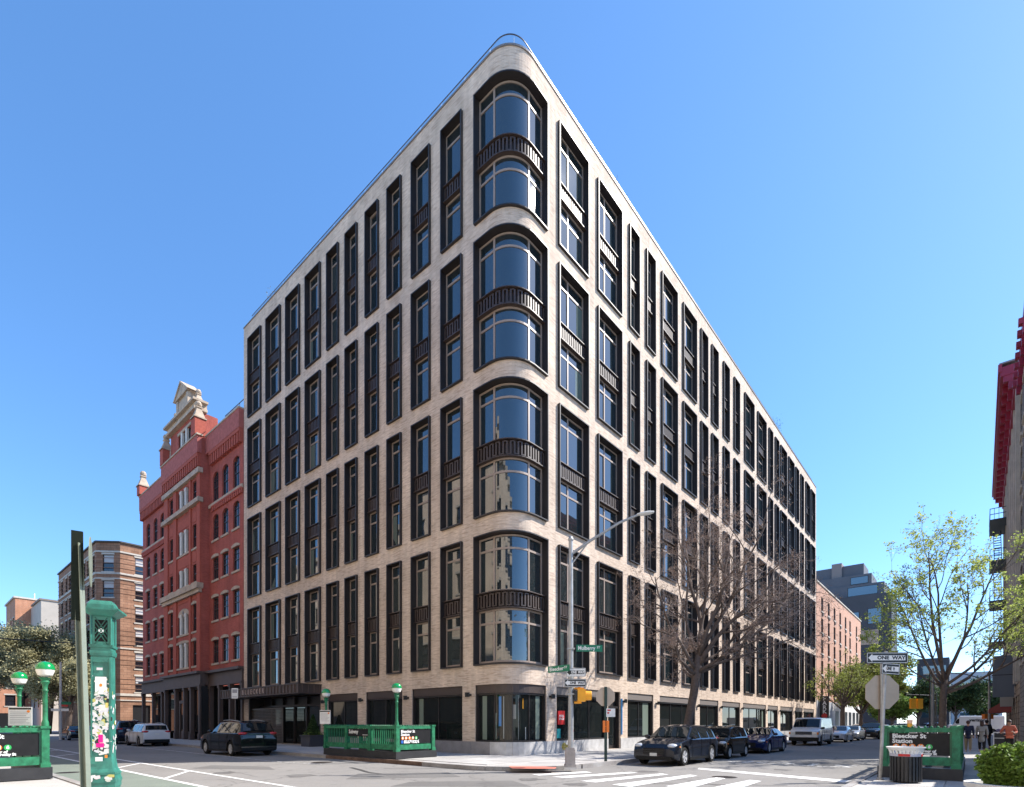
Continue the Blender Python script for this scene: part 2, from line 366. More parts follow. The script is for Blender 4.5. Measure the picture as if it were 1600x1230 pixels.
slabs(main_walk, .06, -27.4, 3, 18); slabs(main_walk, .06, -.4, 3, 2); slabs(main_walk, -28.4, .1, 19, 3); 
slabs(right_walk, -26.0, 14.3, 22, 3)
# kerbs
ks = MB().box(0, 2.36, -.09, .09, 0, .158); kerb_mesh = ks.data('kerb_stone', M_curb)
kr = MB().box(0, 2.36, -.09, .09, 0, .158); kerb_rust = kr.data('kerb_stone', M_rust)
def kerb(walk, p, d, n, rust=()):
    d = d.normalized()
    for i in range(n): put('kerb_stone', kerb_rust if i in rust else kerb_mesh, walk, p + d * 2.38 * i, angx(d))
kerb(main_walk, Q(5.3, 2.2), dL, 24, (1, 2, 3)); kerb(main_walk, Q(2.2, 5.2), dR, 36)
kerb(right_walk, Q(4.0, 14.0), dR, 38); kerb(north_walk, Q(15.9, 8), dL, 20); kerb(right_walk, Q(8.0, 18), nR, 6)
def arc_kerb(walk, a1, b1, r, sb, n=5):
    for i in range(n):
        m = MB(); 
        for k in range(3):
            t0 = pi / 2 * (i + k / 3 + .01) / n; t1 = pi / 2 * (i + (k + 1) / 3 - (.01 if k == 2 else 0)) / n
            def pt(t, rr): return Q(a1 - r + rr * cos(t), b1 - sb * r + sb * rr * sin(t))
            A, B, C, D = pt(t0, r - .09), pt(t1, r - .09), pt(t1, r + .09), pt(t0, r + .09); z = .1575
            m.face([A + UP * z, B + UP * z, C + UP * z, D + UP * z]); m.face([D, C, C + UP * z, D + UP * z]); m.face([A, B, B + UP * z, A + UP * z]); m.face([A, D, D + UP * z, A + UP * z]); m.face([B, C, C + UP * z, B + UP * z])
        o = m.build('kerb_stone', M_curb, walk)
arc_kerb(main_walk, 5.3, 5.2, 3.0, 1); arc_kerb(right_walk, 8.0, 14.0, 4.0, -1)

def decal(name, pts, m, z=.004, label=None):
    mbx = MB(); mbx.face([Vector((p.x, p.y, z)) for p in pts]); o = mbx.build(name, m); tag(o, label or name.replace('_', ' '), kind='structure'); return o
decal('bike_lane', [Q(15.8, 10), Q(15.8, -58), Q(13.7, -58), Q(13.7, 10)], M_green_lane, .004, 'faded green painted cycle lane')
def line(a0, b0, a1, b1, w, z=.008, m=None):
    A, B = Q(a0, b0), Q(a1, b1); d = (B - A).normalized(); n = Vector((-d.y, d.x, 0)) * w / 2
    return decal('road_marking', [A + n, B + n, B - n, A - n], m or M_line, z, 'white painted line on the asphalt')
line(13.65, 10, 13.65, -58, .14); line(12.15, 10, 12.15, -58, .14); line(8.0, -6.5, 7.4, -58, .12, m=M_line2)
for k in range(8): line(13.55, -2.5 - 5.6 * k, 12.25, -4.6 - 5.6 * k, .13)
line(8.0, -6.5, 7.5, -4.0, .12, m=M_line2)
zebra = [[(831, 1210.4), (915, 1205.8), (925, 1207.6), (842, 1212.2)], [(862, 1214.2), (985, 1206.6), (997, 1208), (885, 1216)],
         [(906, 1220.6), (1033, 1209), (1045, 1210.6), (930, 1223)], [(956, 1226.5), (1078, 1210.8), (1090, 1212.6), (985, 1230)],
         [(1040, 1229), (1122, 1214.6), (1134, 1216.8), (1070, 1234)], [(1104, 1233), (1172, 1219), (1190, 1221), (1150, 1234)]]
for q in zebra: decal('crosswalk_bar', [G(*p) for p in q], M_line, .008, 'wide white crosswalk bar at the corner')
decal('stop_line', [G(1092, 1200.2), G(1332, 1220.3), G(1318, 1223.2), G(1090, 1202.4)], M_line, .008, 'broad white stop line across the side street')
stop = text('road_lettering', 'STOP', M_line2, None, 2.0, frame(-nR, UP, G(1234, 1193.6) + UP * .008), .03, .0005, 'CENTER', 1.0)
tag(stop, 'worn white STOP painted on the side street', kind='structure')
decal('tactile_paving', [G(795, 1197, .16), G(870, 1197.8, .16), G(868, 1201, .16), G(800, 1201, .16)], M_redpad, .1605, 'red tactile paving at the kerb ramp')
# iron covers in the road
def cover(p, r, label):
    m = MB(); m.lathe([(r, 0), (r, .006), (r * .9, .010), (r * .88, .006), (0.001, .006)], p, 20)
    for k in range(-3, 4):
        y = k * r * .22; w = sqrt(max(.01, r * r * .7 - y * y)); m.box(p.x - w, p.x + w, p.y + y - .02, p.y + y + .02, .006, .012)
    tag(m.build('manhole_cover', mat('cast_iron', (.06, .05, .045), .6, .3)), label, 'manhole cover')
cover(G(1132, 1214.5), .38, 'round iron manhole cover beside the crosswalk bars'); cover(G(106, 1207.5), .36, 'brownish manhole cover in the green cycle lane')
cover(G(503, 1191.5), .45, 'dark iron cover near the kerb by the middle subway entrance')
M_patch = ground_mat('asphalt_patch', (.135, .13, .125), (.16, .154, .146), 90, .3, bump=.3); M_oil = ground_mat('oil_stain', (.105, .10, .097), (.16, .153, .146), 60, 2.0)
for pts_, zz in (([(560, 1209), (700, 1207), (720, 1214), (540, 1218)], .0036), ([(330, 1196), (420, 1198), (430, 1203), (300, 1201)], .0036), ([(640, 1222), (800, 1220), (830, 1229), (610, 1229)], .0036), ([(1250, 1190), (1330, 1188), (1340, 1194), (1262, 1197)], .0036), ([(700, 1221.5), (708, 1221.4), (712, 1229), (703, 1229)], .0066)):
    decal('road_patch', [G(*p) for p in pts_], M_patch, zz, 'slightly darker repair patch in the asphalt')
for k, (x, y, r) in enumerate(((470, 1212, .5), (620, 1212, .35), (830, 1218, .45), (760, 1224, .3), (350, 1208, .5), (900, 1226, .35), (1010, 1206, .4), (1220, 1203, .4))):
    c = G(x, y); rq = random.Random(k); decal('oil_stain', [c + Vector((cos(2 * pi * j / 11) * r * rq.uniform(.5, 1.2), sin(2 * pi * j / 11) * r * rq.uniform(.5, 1.3), 0)) for j in range(11)], M_oil, .0052 + .0001 * k, 'dark irregular oil stain on the road')
# tar-filled cracks
def tar(pts, w, label):
    m = MB()
    for (a, b) in zip(pts[:-1], pts[1:]):
        A, B = G(*a), G(*b); d = (B - A).normalized(); n = Vector((-d.y, d.x, 0)) * w / 2
        m.face([A + n + UP * .006, B + n + UP * .006, B - n + UP * .006, A - n + UP * .006])
    tag(m.build('tar_seam', mat('tar', (.055, .052, .05), .6)), label, kind='structure')
tar([(548, 1199.5), (562, 1203), (575, 1207), (594, 1209.5)], .16, 'black tar patch on the road')
tar([(600, 1201), (700, 1201.4), (760, 1203)], .05, 'thin tar seam along the kerb')
tar([(990, 1224), (1110, 1226), (1230, 1228)], .04, 'thin tar seam by the crosswalk')

# ================================================================== MAIN BUILDING
RC = 1.5; HA = RC * pi / 4
def path(u, off=0.0, z=0.0):
    if u < -HA: return LR(RC - u - HA, off, z)
    if u > HA: return RR(RC + u - HA, off, z)
    t = (u + HA) / (2 * HA) * pi / 2; c = Q(-RC, -RC, z); n = nL * cos(t) + nR * sin(t); return c + n * (RC + off)
def uL(s): return -(s - RC + HA)
def uR(s): return s - RC + HA
S_L, S_R = 29.35, 64.58; ZR = 34.3
main = thing('apartment_building', 'tall cream brick corner building with dark framed windows and a rounded corner', 'building', P)
colsL = [(3.40, 4.98), (5.88, 7.44), (8.38, 9.69), (10.57, 11.90), (12.80, 14.12), (14.93, 16.33), (17.17, 19.16), (20.0, 22.01), (22.87, 25.18), (26.1, 28.39)]
colsR = [(3.54, 6.36), (7.36, 10.13), (11.10, 12.42), (13.40, 14.72), (15.72, 18.28), (19.33, 21.87), (22.78, 24.2), (25.13, 26.55), (27.85, 29.3), (30.6, 32.05), (33.59, 36.4), (37.62, 40.5), (41.55, 42.95), (43.93, 45.35), (46.14, 48.69), (49.56, 52.1), (52.91, 54.4), (55.43, 56.9), (58.11, 60.4), (61.17, 63.46)]
wideL = {6, 7, 8, 9}; wideR = {0, 1, 4, 5, 10, 11, 14, 15, 18, 19}
rows = [(4.55, 10.97), (11.87, 18.31), (19.2, 25.65), (26.55, 33.0)]
shopsL = [(3.44, 7.49), (8.36, 11.95), (12.84, 16.35)]; entry = (17.25, 28.5)
shopsR = [(3.44, 8.55), (10.99, 14.56), (15.54, 21.8), (22.7, 26.83), (27.75, 32.43), (33.26, 40.7), (41.39, 45.26), (46.26, 51.81), (52.95, 56.63), (57.31, 63.19)]
doorR = (8.62, 10.09); CU = (-2.2, 2.24); CSH = (-2.21, 2.24)
ZB, ZT = .78, 3.6
def grid_wall(mbx, fn, ub, zb, holes, depth, mi=0):
    # brick sheet over fn(u, off, z) with rectangular holes and returns of the given depth
    ub = sorted(set(round(u, 4) for u in ub)); zb = sorted(set(round(z, 4) for z in zb))
    for i in range(len(ub) - 1):
        uc = (ub[i] + ub[i + 1]) / 2; run = None
        cells = []
        for j in range(len(zb) - 1):
            zc = (zb[j] + zb[j + 1]) / 2
            solid = not any(h[0] < uc < h[1] and h[2] < zc < h[3] for h in holes)
            if solid: run = (run[0], zb[j + 1]) if run else (zb[j], zb[j + 1])
            elif run: cells.append(run); run = None
        if run: cells.append(run)
        a, b = ub[i], ub[i + 1]
        for z0, z1 in cells: mbx.face([fn(a, 0, z0), fn(b, 0, z0), fn(b, 0, z1), fn(a, 0, z1)], mi, [(a, z0), (b, z0), (b, z1), (a, z1)])
    for u0, u1, z0, z1 in holes:
        us = [u0] + [u for u in ub if u0 < u < u1] + [u1]
        for a, b in zip(us[:-1], us[1:]):
            mbx.face([fn(a, 0, z1), fn(b, 0, z1), fn(b, -depth, z1), fn(a, -depth, z1)], mi, [(a, 0), (b, 0), (b, depth), (a, depth)])
            mbx.face([fn(a, 0, z0), fn(b, 0, z0), fn(b, -depth, z0), fn(a, -depth, z0)], mi, [(a, 0), (b, 0), (b, depth), (a, depth)])
        for u in (u0, u1): mbx.face([fn(u, 0, z0), fn(u, -depth, z0), fn(u, -depth, z1), fn(u, 0, z1)], mi, [(0, z0), (depth, z0), (depth, z1), (0, z1)])
holes = []
for (s0, s1) in colsL: holes += [(uL(s1), uL(s0), z0, z1) for z0, z1 in rows]
for (s0, s1) in colsR: holes += [(uR(s0), uR(s1), z0, z1) for z0, z1 in rows]
holes += [(CU[0], CU[1], z0, z1) for z0, z1 in rows]
holes += [(uL(b), uL(a), ZB, ZT) for a, b in shopsL] + [(uR(a), uR(b), ZB, ZT) for a, b in shopsR]
holes += [(CSH[0], CSH[1], ZB, ZT), (uL(entry[1]), uL(entry[0]), .15, 3.7), (uR(doorR[0]), uR(doorR[1]), .15, ZT)]
ub = [uL(S_L), uR(S_R)] + [h[0] for h in holes] + [h[1] for h in holes] + [-HA + 2 * HA * k / 14 for k in range(15)]
zb = [.1, ZR] + [h[2] for h in holes] + [h[3] for h in holes]
mb = MB(); grid_wall(mb, path, ub, zb, holes, .30)
back = P + dL * S_L + dR * S_R
for a, b in ((LR(S_L, 0), back), (back, RR(S_R, 0))):
    L = (b - a).length; mb.face([a, b, b + UP * ZR, a + UP * ZR], 0, [(0, 0), (L, 0), (L, ZR), (0, ZR)])
mb.build('wall', M_brick, main, world=True)
mb = MB(); arc = [path(-HA + 2 * HA * k / 14, -.02, ZR - .01) for k in range(15)]
mb.face([LR(S_L, -.02, ZR - .01)] + arc + [RR(S_R, -.02, ZR - .01), back + UP * (ZR - .01)]); mb.build('roof', M_greystone, main, world=True)
def cbox(mbx, fn, u0, u1, o0, o1, z0, z1, n=1, mi=0):   # box that follows the wall line
    us = [u0 + (u1 - u0) * k / n for k in range(n + 1)]
    for a, b in zip(us[:-1], us[1:]):
        mbx.face([fn(a, o1, z0), fn(b, o1, z0), fn(b, o1, z1), fn(a, o1, z1)], mi)
        mbx.face([fn(a, o0, z0), fn(b, o0, z0), fn(b, o0, z1), fn(a, o0, z1)], mi)
        mbx.face([fn(a, o0, z1), fn(b, o0, z1), fn(b, o1, z1), fn(a, o1, z1)], mi)
        mbx.face([fn(a, o0, z0), fn(b, o0, z0), fn(b, o1, z0), fn(a, o1, z0)], mi)
    for u in (u0, u1): mbx.face([fn(u, o0, z0), fn(u, o1, z0), fn(u, o1, z1), fn(u, o0, z1)], mi)
mb = MB()
cbox(mb, path, uL(S_L), -HA, -.35, .05, ZR, ZR + .09, 1); cbox(mb, path, -HA, HA, -.35, .05, ZR, ZR + .09, 14); cbox(mb, path, HA, uR(S_R), -.35, .05, ZR, ZR + .09, 1)
mb.build('coping', mat('coping_metal', (.22, .20, .19), .5, .3), main, world=True)
# roof railing: panes, posts, rail
M_rail = bpy.data.materials.new('railing_glass'); M_rail.use_nodes = True; nt = M_rail.node_tree; nt.nodes.remove(nt.nodes['Principled BSDF'])
t1 = nt.nodes.new('ShaderNodeBsdfTransparent'); t1.inputs[0].default_value = (.93, .96, .97, 1); g1 = nt.nodes.new('ShaderNodeBsdfGlossy'); g1.inputs['Roughness'].default_value = .05
fr = nt.nodes.new('ShaderNodeFresnel'); fr.inputs[0].default_value = 1.45; mx = nt.nodes.new('ShaderNodeMixShader')
nt.links.new(fr.outputs[0], mx.inputs[0]); nt.links.new(t1.outputs[0], mx.inputs[1]); nt.links.new(g1.outputs[0], mx.inputs[2]); nt.links.new(mx.outputs[0], nt.nodes['Material Output'].inputs[0])
rail = MB()
for a, b, n in ((uL(S_L - .4), -HA, 1), (-HA, HA, 14), (HA, uR(S_R - .4), 1)): cbox(rail, path, a, b, -.50, -.46, ZR + 1.16, ZR + 1.19, n)
rail = rail.build('roof_railing', mat('rail_steel', (.10, .10, .11), .4, .6), main, world=True)
uu = uL(S_L - .4); k = 0
while uu < uR(S_R - .4):
    u2 = min(uu + 1.8, uR(S_R - .4)); n = 8 if abs((uu + u2) / 2) < 2.6 else 1
    m = MB(); cbox(m, path, uu + .04, u2 - .04, -.485, -.475, ZR + .12, ZR + 1.14, n)
    o = m.build('pane', M_rail, rail)
    m = MB(); cbox(m, path, uu - .035, uu + .035, -.50, -.47, ZR, ZR + 1.0); o = m.build('post', mat('bright_steel', (.75, .75, .76), .3, .4), rail)
    uu = u2

# window bays: one mesh set per width, shared
H = 6.44
def bay_meshes(w, wide, h, flip, fine, var=0):
    gm_ = M_glass_b if var == 2 else M_glass
    t, yo, yb = .06, .15, -.36; d = {}
    m = MB(); m.box(0, t, yb, yo, 0, h); m.box(w - t, w, yb, yo, 0, h); m.box(t, w - t, yb, yo - .002, 0, t); m.box(t, w - t, yb, yo - .002, h - t, h)
    m.box(t, w - t, yb, yb + .03, t, h - t); d['bay'] = m.data('window_bay', M_bronze)
    x0, x1 = t + .0, w - t; y0, y1 = -.30, -.23
    wins = [(.13, 2.73), (3.60, h - .09)]; fr = MB(); panes = []; trs = []
    frs = []
    for za, zb_ in wins:
        fr = MB(); e = .075
        fr.box(x0, x0 + e, y0, y1, za, zb_); fr.box(x1 - e, x1, y0, y1, za, zb_)
        fr.box(x0 + e, x1 - e, y0, y1 - .002, za, za + e); fr.box(x0 + e, x1 - e, y0, y1 - .002, zb_ - e, zb_)
        zt = zb_ - .66; fr.box(x0 + e, x1 - e, y0, y1 - .004, zt - .05, zt + .05)
        xm = []
        if wide:
            q = x0 + (x1 - x0) * (.56 if flip else .42)
            fr.box(q - .05, q + .05, y0, y1 + .002, za + e, zb_ - e); xm = [q]
        frs.append(fr.data('window_frame', M_taupe))
        xs = [x0 + e] + xm + [x1 - e]
        for a, b in zip(xs[:-1], xs[1:]):
            panes.append(MB().box(a, b, -.275, -.265, za + e, zt - .05).data('pane', gm_)); trs.append(MB().box(a, b, -.275, -.265, zt + .05, zb_ - e).data('transom_pane', M_glass))
    d['frames'] = frs
    if fine: d['panes'] = panes; d['trs'] = trs
    cus = []; rr = random.Random(int(w * 1000) + var * 17)
    if fine and var:
        for za, zb_ in wins:
            if rr.random() < .7:
                wd = (x1 - x0) * rr.uniform(.12, .3); a = x0 + .08 if rr.random() < .5 else x1 - .08 - wd; cus.append(MB().box(a, a + wd, -.2655, -.262, za + .08, zb_ - .74).data('curtain', M_curtain))
    d['cu'] = cus
    if not fine:
        m = MB()
        for za, zb_ in wins: m.box(x0 + .07, x1 - .07, -.275, -.265, za + .07, zb_ - .07)
        d['panes'] = [m.data('pane', M_glass)]; d['trs'] = []
        m = MB()
    s = MB(); s.box(x0, x1, -.33, -.26, 2.73, 3.60); s.box(x0, x1, -.26, -.02, 2.73, 2.775); s.box(x0, x1, -.26, -.02, 3.555, 3.60)
    nb = max(5, int((x1 - x0) / .19)) | 1; st = (x1 - x0 - .1) / nb          # raised meander of fins
    for k in range(nb + 1):
        x = x0 + .05 + st * k; s.box(x - .045, x + .045, -.26, -.10, 2.84, 3.49)
        if k < nb: z = 3.43 if k % 2 == 0 else 2.84; s.box(x + .045, x + st - .045, -.26, -.101, z, z + .06)
    d['sp'] = s.data('spandrel_panel', M_bronze2); return d
cache = {}
brnd = random.Random(5)
def add_bay(origin, rz, w, wide, h, flip, fine):
    var = brnd.choice([0, 0, 1, 1, 2, 3])
    key = (round(w, 2), wide, round(h, 2), flip, fine, var)
    if key not in cache: cache[key] = bay_meshes(w, wide, h, flip, fine, var)
    d = cache[key]; b = put('window_bay', d['bay'], main, origin - P, rz)
    for q in d['frames']: put('window_frame', q, b)
    for nm_, qs in (('pane', d['panes']), ('transom_pane', d['trs'])):
        for q in qs: o = put(nm_, q, b); o.rotation_euler = (brnd.gauss(0, .002), 0, brnd.gauss(0, .004) if fine else 0)
    for q in d['cu']: put('curtain', q, b)
    put('spandrel_panel', d['sp'], b)
for i, (s0, s1) in enumerate(colsL):
    for z0, z1 in rows: add_bay(LR(s0, 0, z0), AL, s1 - s0, i in wideL, z1 - z0, False, True)
for i, (s0, s1) in enumerate(colsR):
    for z0, z1 in rows: add_bay(RR(s1, 0, z0), AR, s1 - s0, i in wideR, z1 - z0, True, i < 6)
# corner bays follow the curve
def on_main(m, name, mt, par, smooth=False):
    return m.build(name, mt, par, smooth)
def curve_face(m, u0, u1, off, z0, z1, n=12):
    for k in range(n):
        a = u0 + (u1 - u0) * k / n; b = u0 + (u1 - u0) * (k + 1) / n
        m.face([path(a, off, z0), path(b, off, z0), path(b, off, z1), path(a, off, z1)])
for z0, z1 in rows:
    h = z1 - z0; u0, u1 = CU; t = .06; m = MB()
    cbox(m, path, u0, u0 + t, -.36, .15, z0, z1); cbox(m, path, u1 - t, u1, -.36, .15, z0, z1)
    cbox(m, path, u0 + t, u1 - t, -.36, .148, z0, z0 + t, 16); cbox(m, path, u0 + t, u1 - t, -.36, .148, z1 - t, z1, 16); curve_face(m, u0 + t, u1 - t, -.34, z0, z1, 16)
    b = m.build('window_bay', M_bronze, main, 30, world=True)
    for za, zb_ in ((.13, 2.73), (3.60, h - .09)):
        za += z0; zb_ += z0; e = .085; m = MB(); a, c = u0 + t, u1 - t; zt = zb_ - .66
        for q in (a, c - e): cbox(m, path, q, q + e, -.30, -.23, za, zb_)
        for q in (-1.12, 1.12): cbox(m, path, q - .06, q + .06, -.30, -.228, za, zb_)
        for q0, q1 in ((za, za + e), (zb_ - e, zb_), (zt - .05, zt + .05)): cbox(m, path, a + e, c - e, -.30, -.232, q0, q1, 18)
        on_main(m, 'window_frame', M_taupe, b, 30)
        for q0, q1 in ((a + e, -1.18), (-1.06, 1.06), (1.18, c - e)):
            m = MB(); curve_face(m, q0, q1, -.265, za + e, zt - .05, 16); on_main(m, 'pane', M_glass, b, 'all')
            m = MB(); curve_face(m, q0, q1, -.265, zt + .05, zb_ - e, 16); on_main(m, 'transom_pane', M_glass, b, 'all')
    m = MB(); a, c = u0 + t, u1 - t; zs0, zs1 = z0 + 2.73, z0 + 3.60
    cbox(m, path, a, c, -.33, -.26, zs0, zs1, 18); cbox(m, path, a, c, -.26, -.02, zs0, zs0 + .045, 18); cbox(m, path, a, c, -.26, -.02, zs1 - .045, zs1, 18)
    nb = 21; st = (c - a - .1) / nb
    for k in range(nb + 1):
        u = a + .05 + st * k; cbox(m, path, u - .045, u + .045, -.26, -.10, zs0 + .11, zs1 - .11)
        if k < nb: z = zs1 - .15 if k % 2 == 0 else zs0 + .11; cbox(m, path, u + .045, u + st - .045, -.26, -.101, z, z + .06)
    on_main(m, 'spandrel_panel', M_bronze2, b)
# stone plinth in blocks
m_stone = M_stone
def plinth(u0, u1, z0=.1, z1=ZB):
    n = max(1, round((u1 - u0) / 1.35))
    for k in range(n):
        a = u0 + (u1 - u0) * k / n + .006; b = u0 + (u1 - u0) * (k + 1) / n - .006
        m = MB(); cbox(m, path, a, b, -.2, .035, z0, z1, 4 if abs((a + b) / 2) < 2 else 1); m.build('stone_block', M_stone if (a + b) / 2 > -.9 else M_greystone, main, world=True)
plinth(uL(entry[0]) + .0, -HA); plinth(-HA, HA); plinth(HA, uR(doorR[0])); plinth(uR(doorR[1]), uR(S_R)); plinth(uL(S_L), uL(entry[1]))
# shop windows
def shop(u0, u1, z0, z1, n, parent=main, wash=None, header=.42, mt=None):
    m = MB(); nseg = 14 if u0 < 0 < u1 else 1; e = .09
    cbox(m, path, u0, u0 + e, -.3, -.05, z0, z1); cbox(m, path, u1 - e, u1, -.3, -.05, z0, z1)
    cbox(m, path, u0 + e, u1 - e, -.3, -.052, z0, z0 + .07, nseg); cbox(m, path, u0 + e, u1 - e, -.3, -.1, z1 - header - .09, z1 - header, nseg)
    curve_face(m, u0, u1, -.295, z0, z1, nseg)
    b = m.build('shop_window', M_bronze, main, world=True)
    m = MB(); cbox(m, path, u0 + e, u1 - e, -.28, -.06, z1 - header, z1, nseg); on_main(m, 'header_panel', mt or M_bronze2, b)
    for k in range(n):
        a = u0 + e + (u1 - u0 - 2 * e) * k / n; c = u0 + e + (u1 - u0 - 2 * e) * (k + 1) / n
        m = MB(); curve_face(m, a + (.03 if k else 0), c - (.03 if k < n - 1 else 0), -.22, z0 + .07, z1 - header - .09, max(1, nseg // 2)); on_main(m, 'pane', M_shop, b, 'all')
        if k: m = MB(); cbox(m, path, a - .03, a + .03, -.25, -.18, z0 + .07, z1 - header - .09); on_main(m, 'mullion', M_bronze, b)
    return b
M_lit_header = mat('lit_ribbed_header', (.17, .145, .13), .6)  # lighter header tone for the sunlit right side, sunlight put into the colour
for a, c in shopsL: shop(uL(c), uL(a), ZB, ZT, 2)
sb = shop(CSH[0], CSH[1], ZB, ZT, 4)
for a, c in shopsR: shop(uR(a), uR(c), ZB, ZT, 3 if c - a > 5 else 2, mt=M_lit_header)
M_palegreen = mat('pale_green_strip', (.16, .20, .165), .35)  # pale green strips set just in front of the shop panes
for b0, b1 in ((CSH[0] + .32, CSH[0] + .62), (CSH[1] - .62, CSH[1] - .3), (uL(7.1), uL(6.75)), (uR(13.4), uR(14.2)), (uR(40.0), uR(40.4))):
    m = MB(); cbox(m, path, b0, b1, -.215, -.21, ZB + .1, ZT - .55, 3); m.build('glazing_strip', M_palegreen, main, world=True)
for b0, b1, z0, z1, c in ((-.78, -.62, 1.55, 3.0, (.03, .16, .40)), (-.50, -.46, .95, 3.0, (.30, .33, .33)), (-.98, -.94, .9, 2.2, (.20, .26, .25)), (.05, .22, 1.9, 2.6, (.20, .19, .17)), (.35, .38, .9, 3.05, (.16, .18, .18)), (.8, .86, .9, 1.5, (.26, .27, .27)), (.62, .68, 2.4, 2.9, (.45, .22, .03))):
    m = MB(); cbox(m, path, b0, b1, -.216, -.212, z0, z1, 2); m.build('display_panel', glass_mat('display_%d_%d' % (int(c[0] * 100), int(c[2] * 100)), c, .05, 1.45, .05), main, world=True)
# door at the right, with frame and handle
m = MB(); u0, u1 = uR(doorR[0]), uR(doorR[1]); cbox(m, path, u0, u0 + .08, -.3, -.1, .15, ZT); cbox(m, path, u1 - .08, u1, -.3, -.1, .15, ZT); cbox(m, path, u0 + .08, u1 - .08, -.3, -.1, 2.6, 2.72); curve_face(m, u0, u1, -.295, .15, ZT, 1)
dr = m.build('door', M_bronze, main, world=True)
m = MB(); cbox(m, path, u0 + .2, u1 - .2, -.29, -.27, .4, 2.5); on_main(m, 'pane', M_shop, dr)
m = MB(); cbox(m, path, u0 + .22, u0 + .26, -.27, -.2, 1.0, 1.5); on_main(m, 'handle', M_alu, dr)
m = MB(); cbox(m, path, u1 + .05, u1 + .17, .0, .05, 1.0, 3.2); m.build('downpipe', mat('blue_pipe', (.03, .16, .36), .5), main, world=True)
# wall lamps between the shop fronts
lm = MB()
for k in (-.11, 0, .11): lm.cyl((k, .14, -.1), (k, .14, .13), .04, .04, 8); lm.box(k - .02, k + .02, 0, .14, -.02, .02)
lm.box(-.17, .17, .0, .03, -.05, .05); lmd = lm.data('wall_lamp', M_black)
for s in (7.92, 12.4, 16.8): put('wall_lamp', lmd, main, LR(s, 0, 3.12) - P, AL)
for s in (2.95, 10.5, 15.05, 22.25, 27.3, 32.85, 41.05, 45.75, 52.4, 57.0): put('wall_lamp', lmd, main, RR(s, 0, 3.05) - P, AR)
put('wall_lamp', lmd, main, LR(2.95, 0, 3.12) - P, AL)
# things on the shop front
m = MB(); cbox(m, path, uR(3.75), uR(4.35), -.205, -.12, 1.62, 2.35); sgn = m.build('notice_board', M_red_enamel); tag(sgn, 'red poster board with white marks in the shop window beside the signal pole', 'sign')
text('lettering', 'AVAIL\nSPACE', M_white, sgn, .16, frame(dR, nR, RR(4.05, -.115, 2.0)), .003)
m = MB(); cbox(m, path, uR(2.62) + 1.0, uR(3.0) + 1.0, -.205, -.15, ZB + .12, ZB + .62); tag(m.build('notice_board', mat('teal_card', (.02, .30, .30), .5)), 'small teal card low in the shop window corner', 'sign')
m = MB()
for k in (-.11, .11):
    c = RR(4.05 + k, .04, .48); m.tube([c, c + nR * .12], [.075, .07], 10); m.tube([c + nR * .12, c + nR * .16], [.09, .09], 10)
m.tube([RR(4.05, .03, .48), RR(4.05, .06, .48)], [.2, .2], 12)
tag(m.build('standpipe_connection', mat('brass', (.55, .47, .16), .4, .6)), 'brass twin standpipe inlet on the stone plinth', 'standpipe')

# entrance under the canopy
u0, u1 = uL(entry[1]), uL(entry[0])
m = MB(); curve_face(m, u0, u1, -1.2, .1, 3.7, 1); cbox(m, path, u0, u0 + .12, -1.2, -.02, .13, 3.7); cbox(m, path, u1 - .12, u1, -1.2, -.02, .13, 3.7)
for k in range(1, 6): q = u0 + (u1 - u0) * k / 6; cbox(m, path, q - .06, q + .06, -1.2, -1.0, .15, 3.7)
cbox(m, path, u0, u1, -1.2, -.9, 2.95, 3.1); ent = m.build('entrance', M_bronze, main, world=True)
for k in range(6):
    q0 = u0 + (u1 - u0) * k / 6; m = MB(); curve_face(m, q0 + .1, q0 + (u1 - u0) / 6 - .1, -1.12, .3, 2.9, 1); on_main(m, 'pane', M_shop, ent)
m = MB(); w = u0 + (u1 - u0) * .48                     # woven metal screen
cbox(m, path, u0 + .15, w, -.28, -.22, 2.78, 2.86); cbox(m, path, w - .08, w, -.28, -.22, .15, 2.86)
for k in range(34):
    a = u0 + .15 + (w - u0 - .25) * k / 33; cbox(m, path, a - .018, a + .018, -.27, -.245, .2, 2.78)
for k in range(22):
    z = .2 + 2.5 * k / 21; cbox(m, path, u0 + .15, w - .08, -.25, -.235, z - .016, z + .016)
on_main(m, 'metal_screen', mat('screen_steel', (.13, .115, .105), .45, .4), ent)
ca, cb, co = uL(29.6), uL(17.15), 1.65
m = MB(); cbox(m, path, ca, cb, -.02, co, 3.72, 4.26); cbox(m, path, ca - .06, cb + .06, -.02, co + .06, 4.26, 4.33); cbox(m, path, ca - .04, cb + .04, -.02, co + .05, 3.66, 3.72)
cpy = m.build('canopy', M_bronze2, main, world=True)
m = MB(); nf = 26
for k in range(nf + 1): q = ca + (cb - ca) * k / nf; cbox(m, path, q - .03, q + .03, co, co + .05, 3.72, 4.26)
for k in range(4): cbox(m, path, cb, cb + .03, .1 + .42 * k, .14 + .42 * k, 3.72, 4.26)
on_main(m, 'fins', mat('canopy_fin', (.11, .075, .062), .5), cpy)
M_letter = mat('bronze_letter', (.34, .25, .21), .45)
st = (cb - ca) / nf
for i, chx in enumerate('40  BLEECKER'):
    if chx == ' ': continue
    q = path(ca + st * (4.5 + i * 1.0 + (.0 if i < 2 else .0)), co + .01, 3.99)
    o = text('letter', chx, M_letter, cpy, .5, frame(-dL, nL, q), .012, .03)
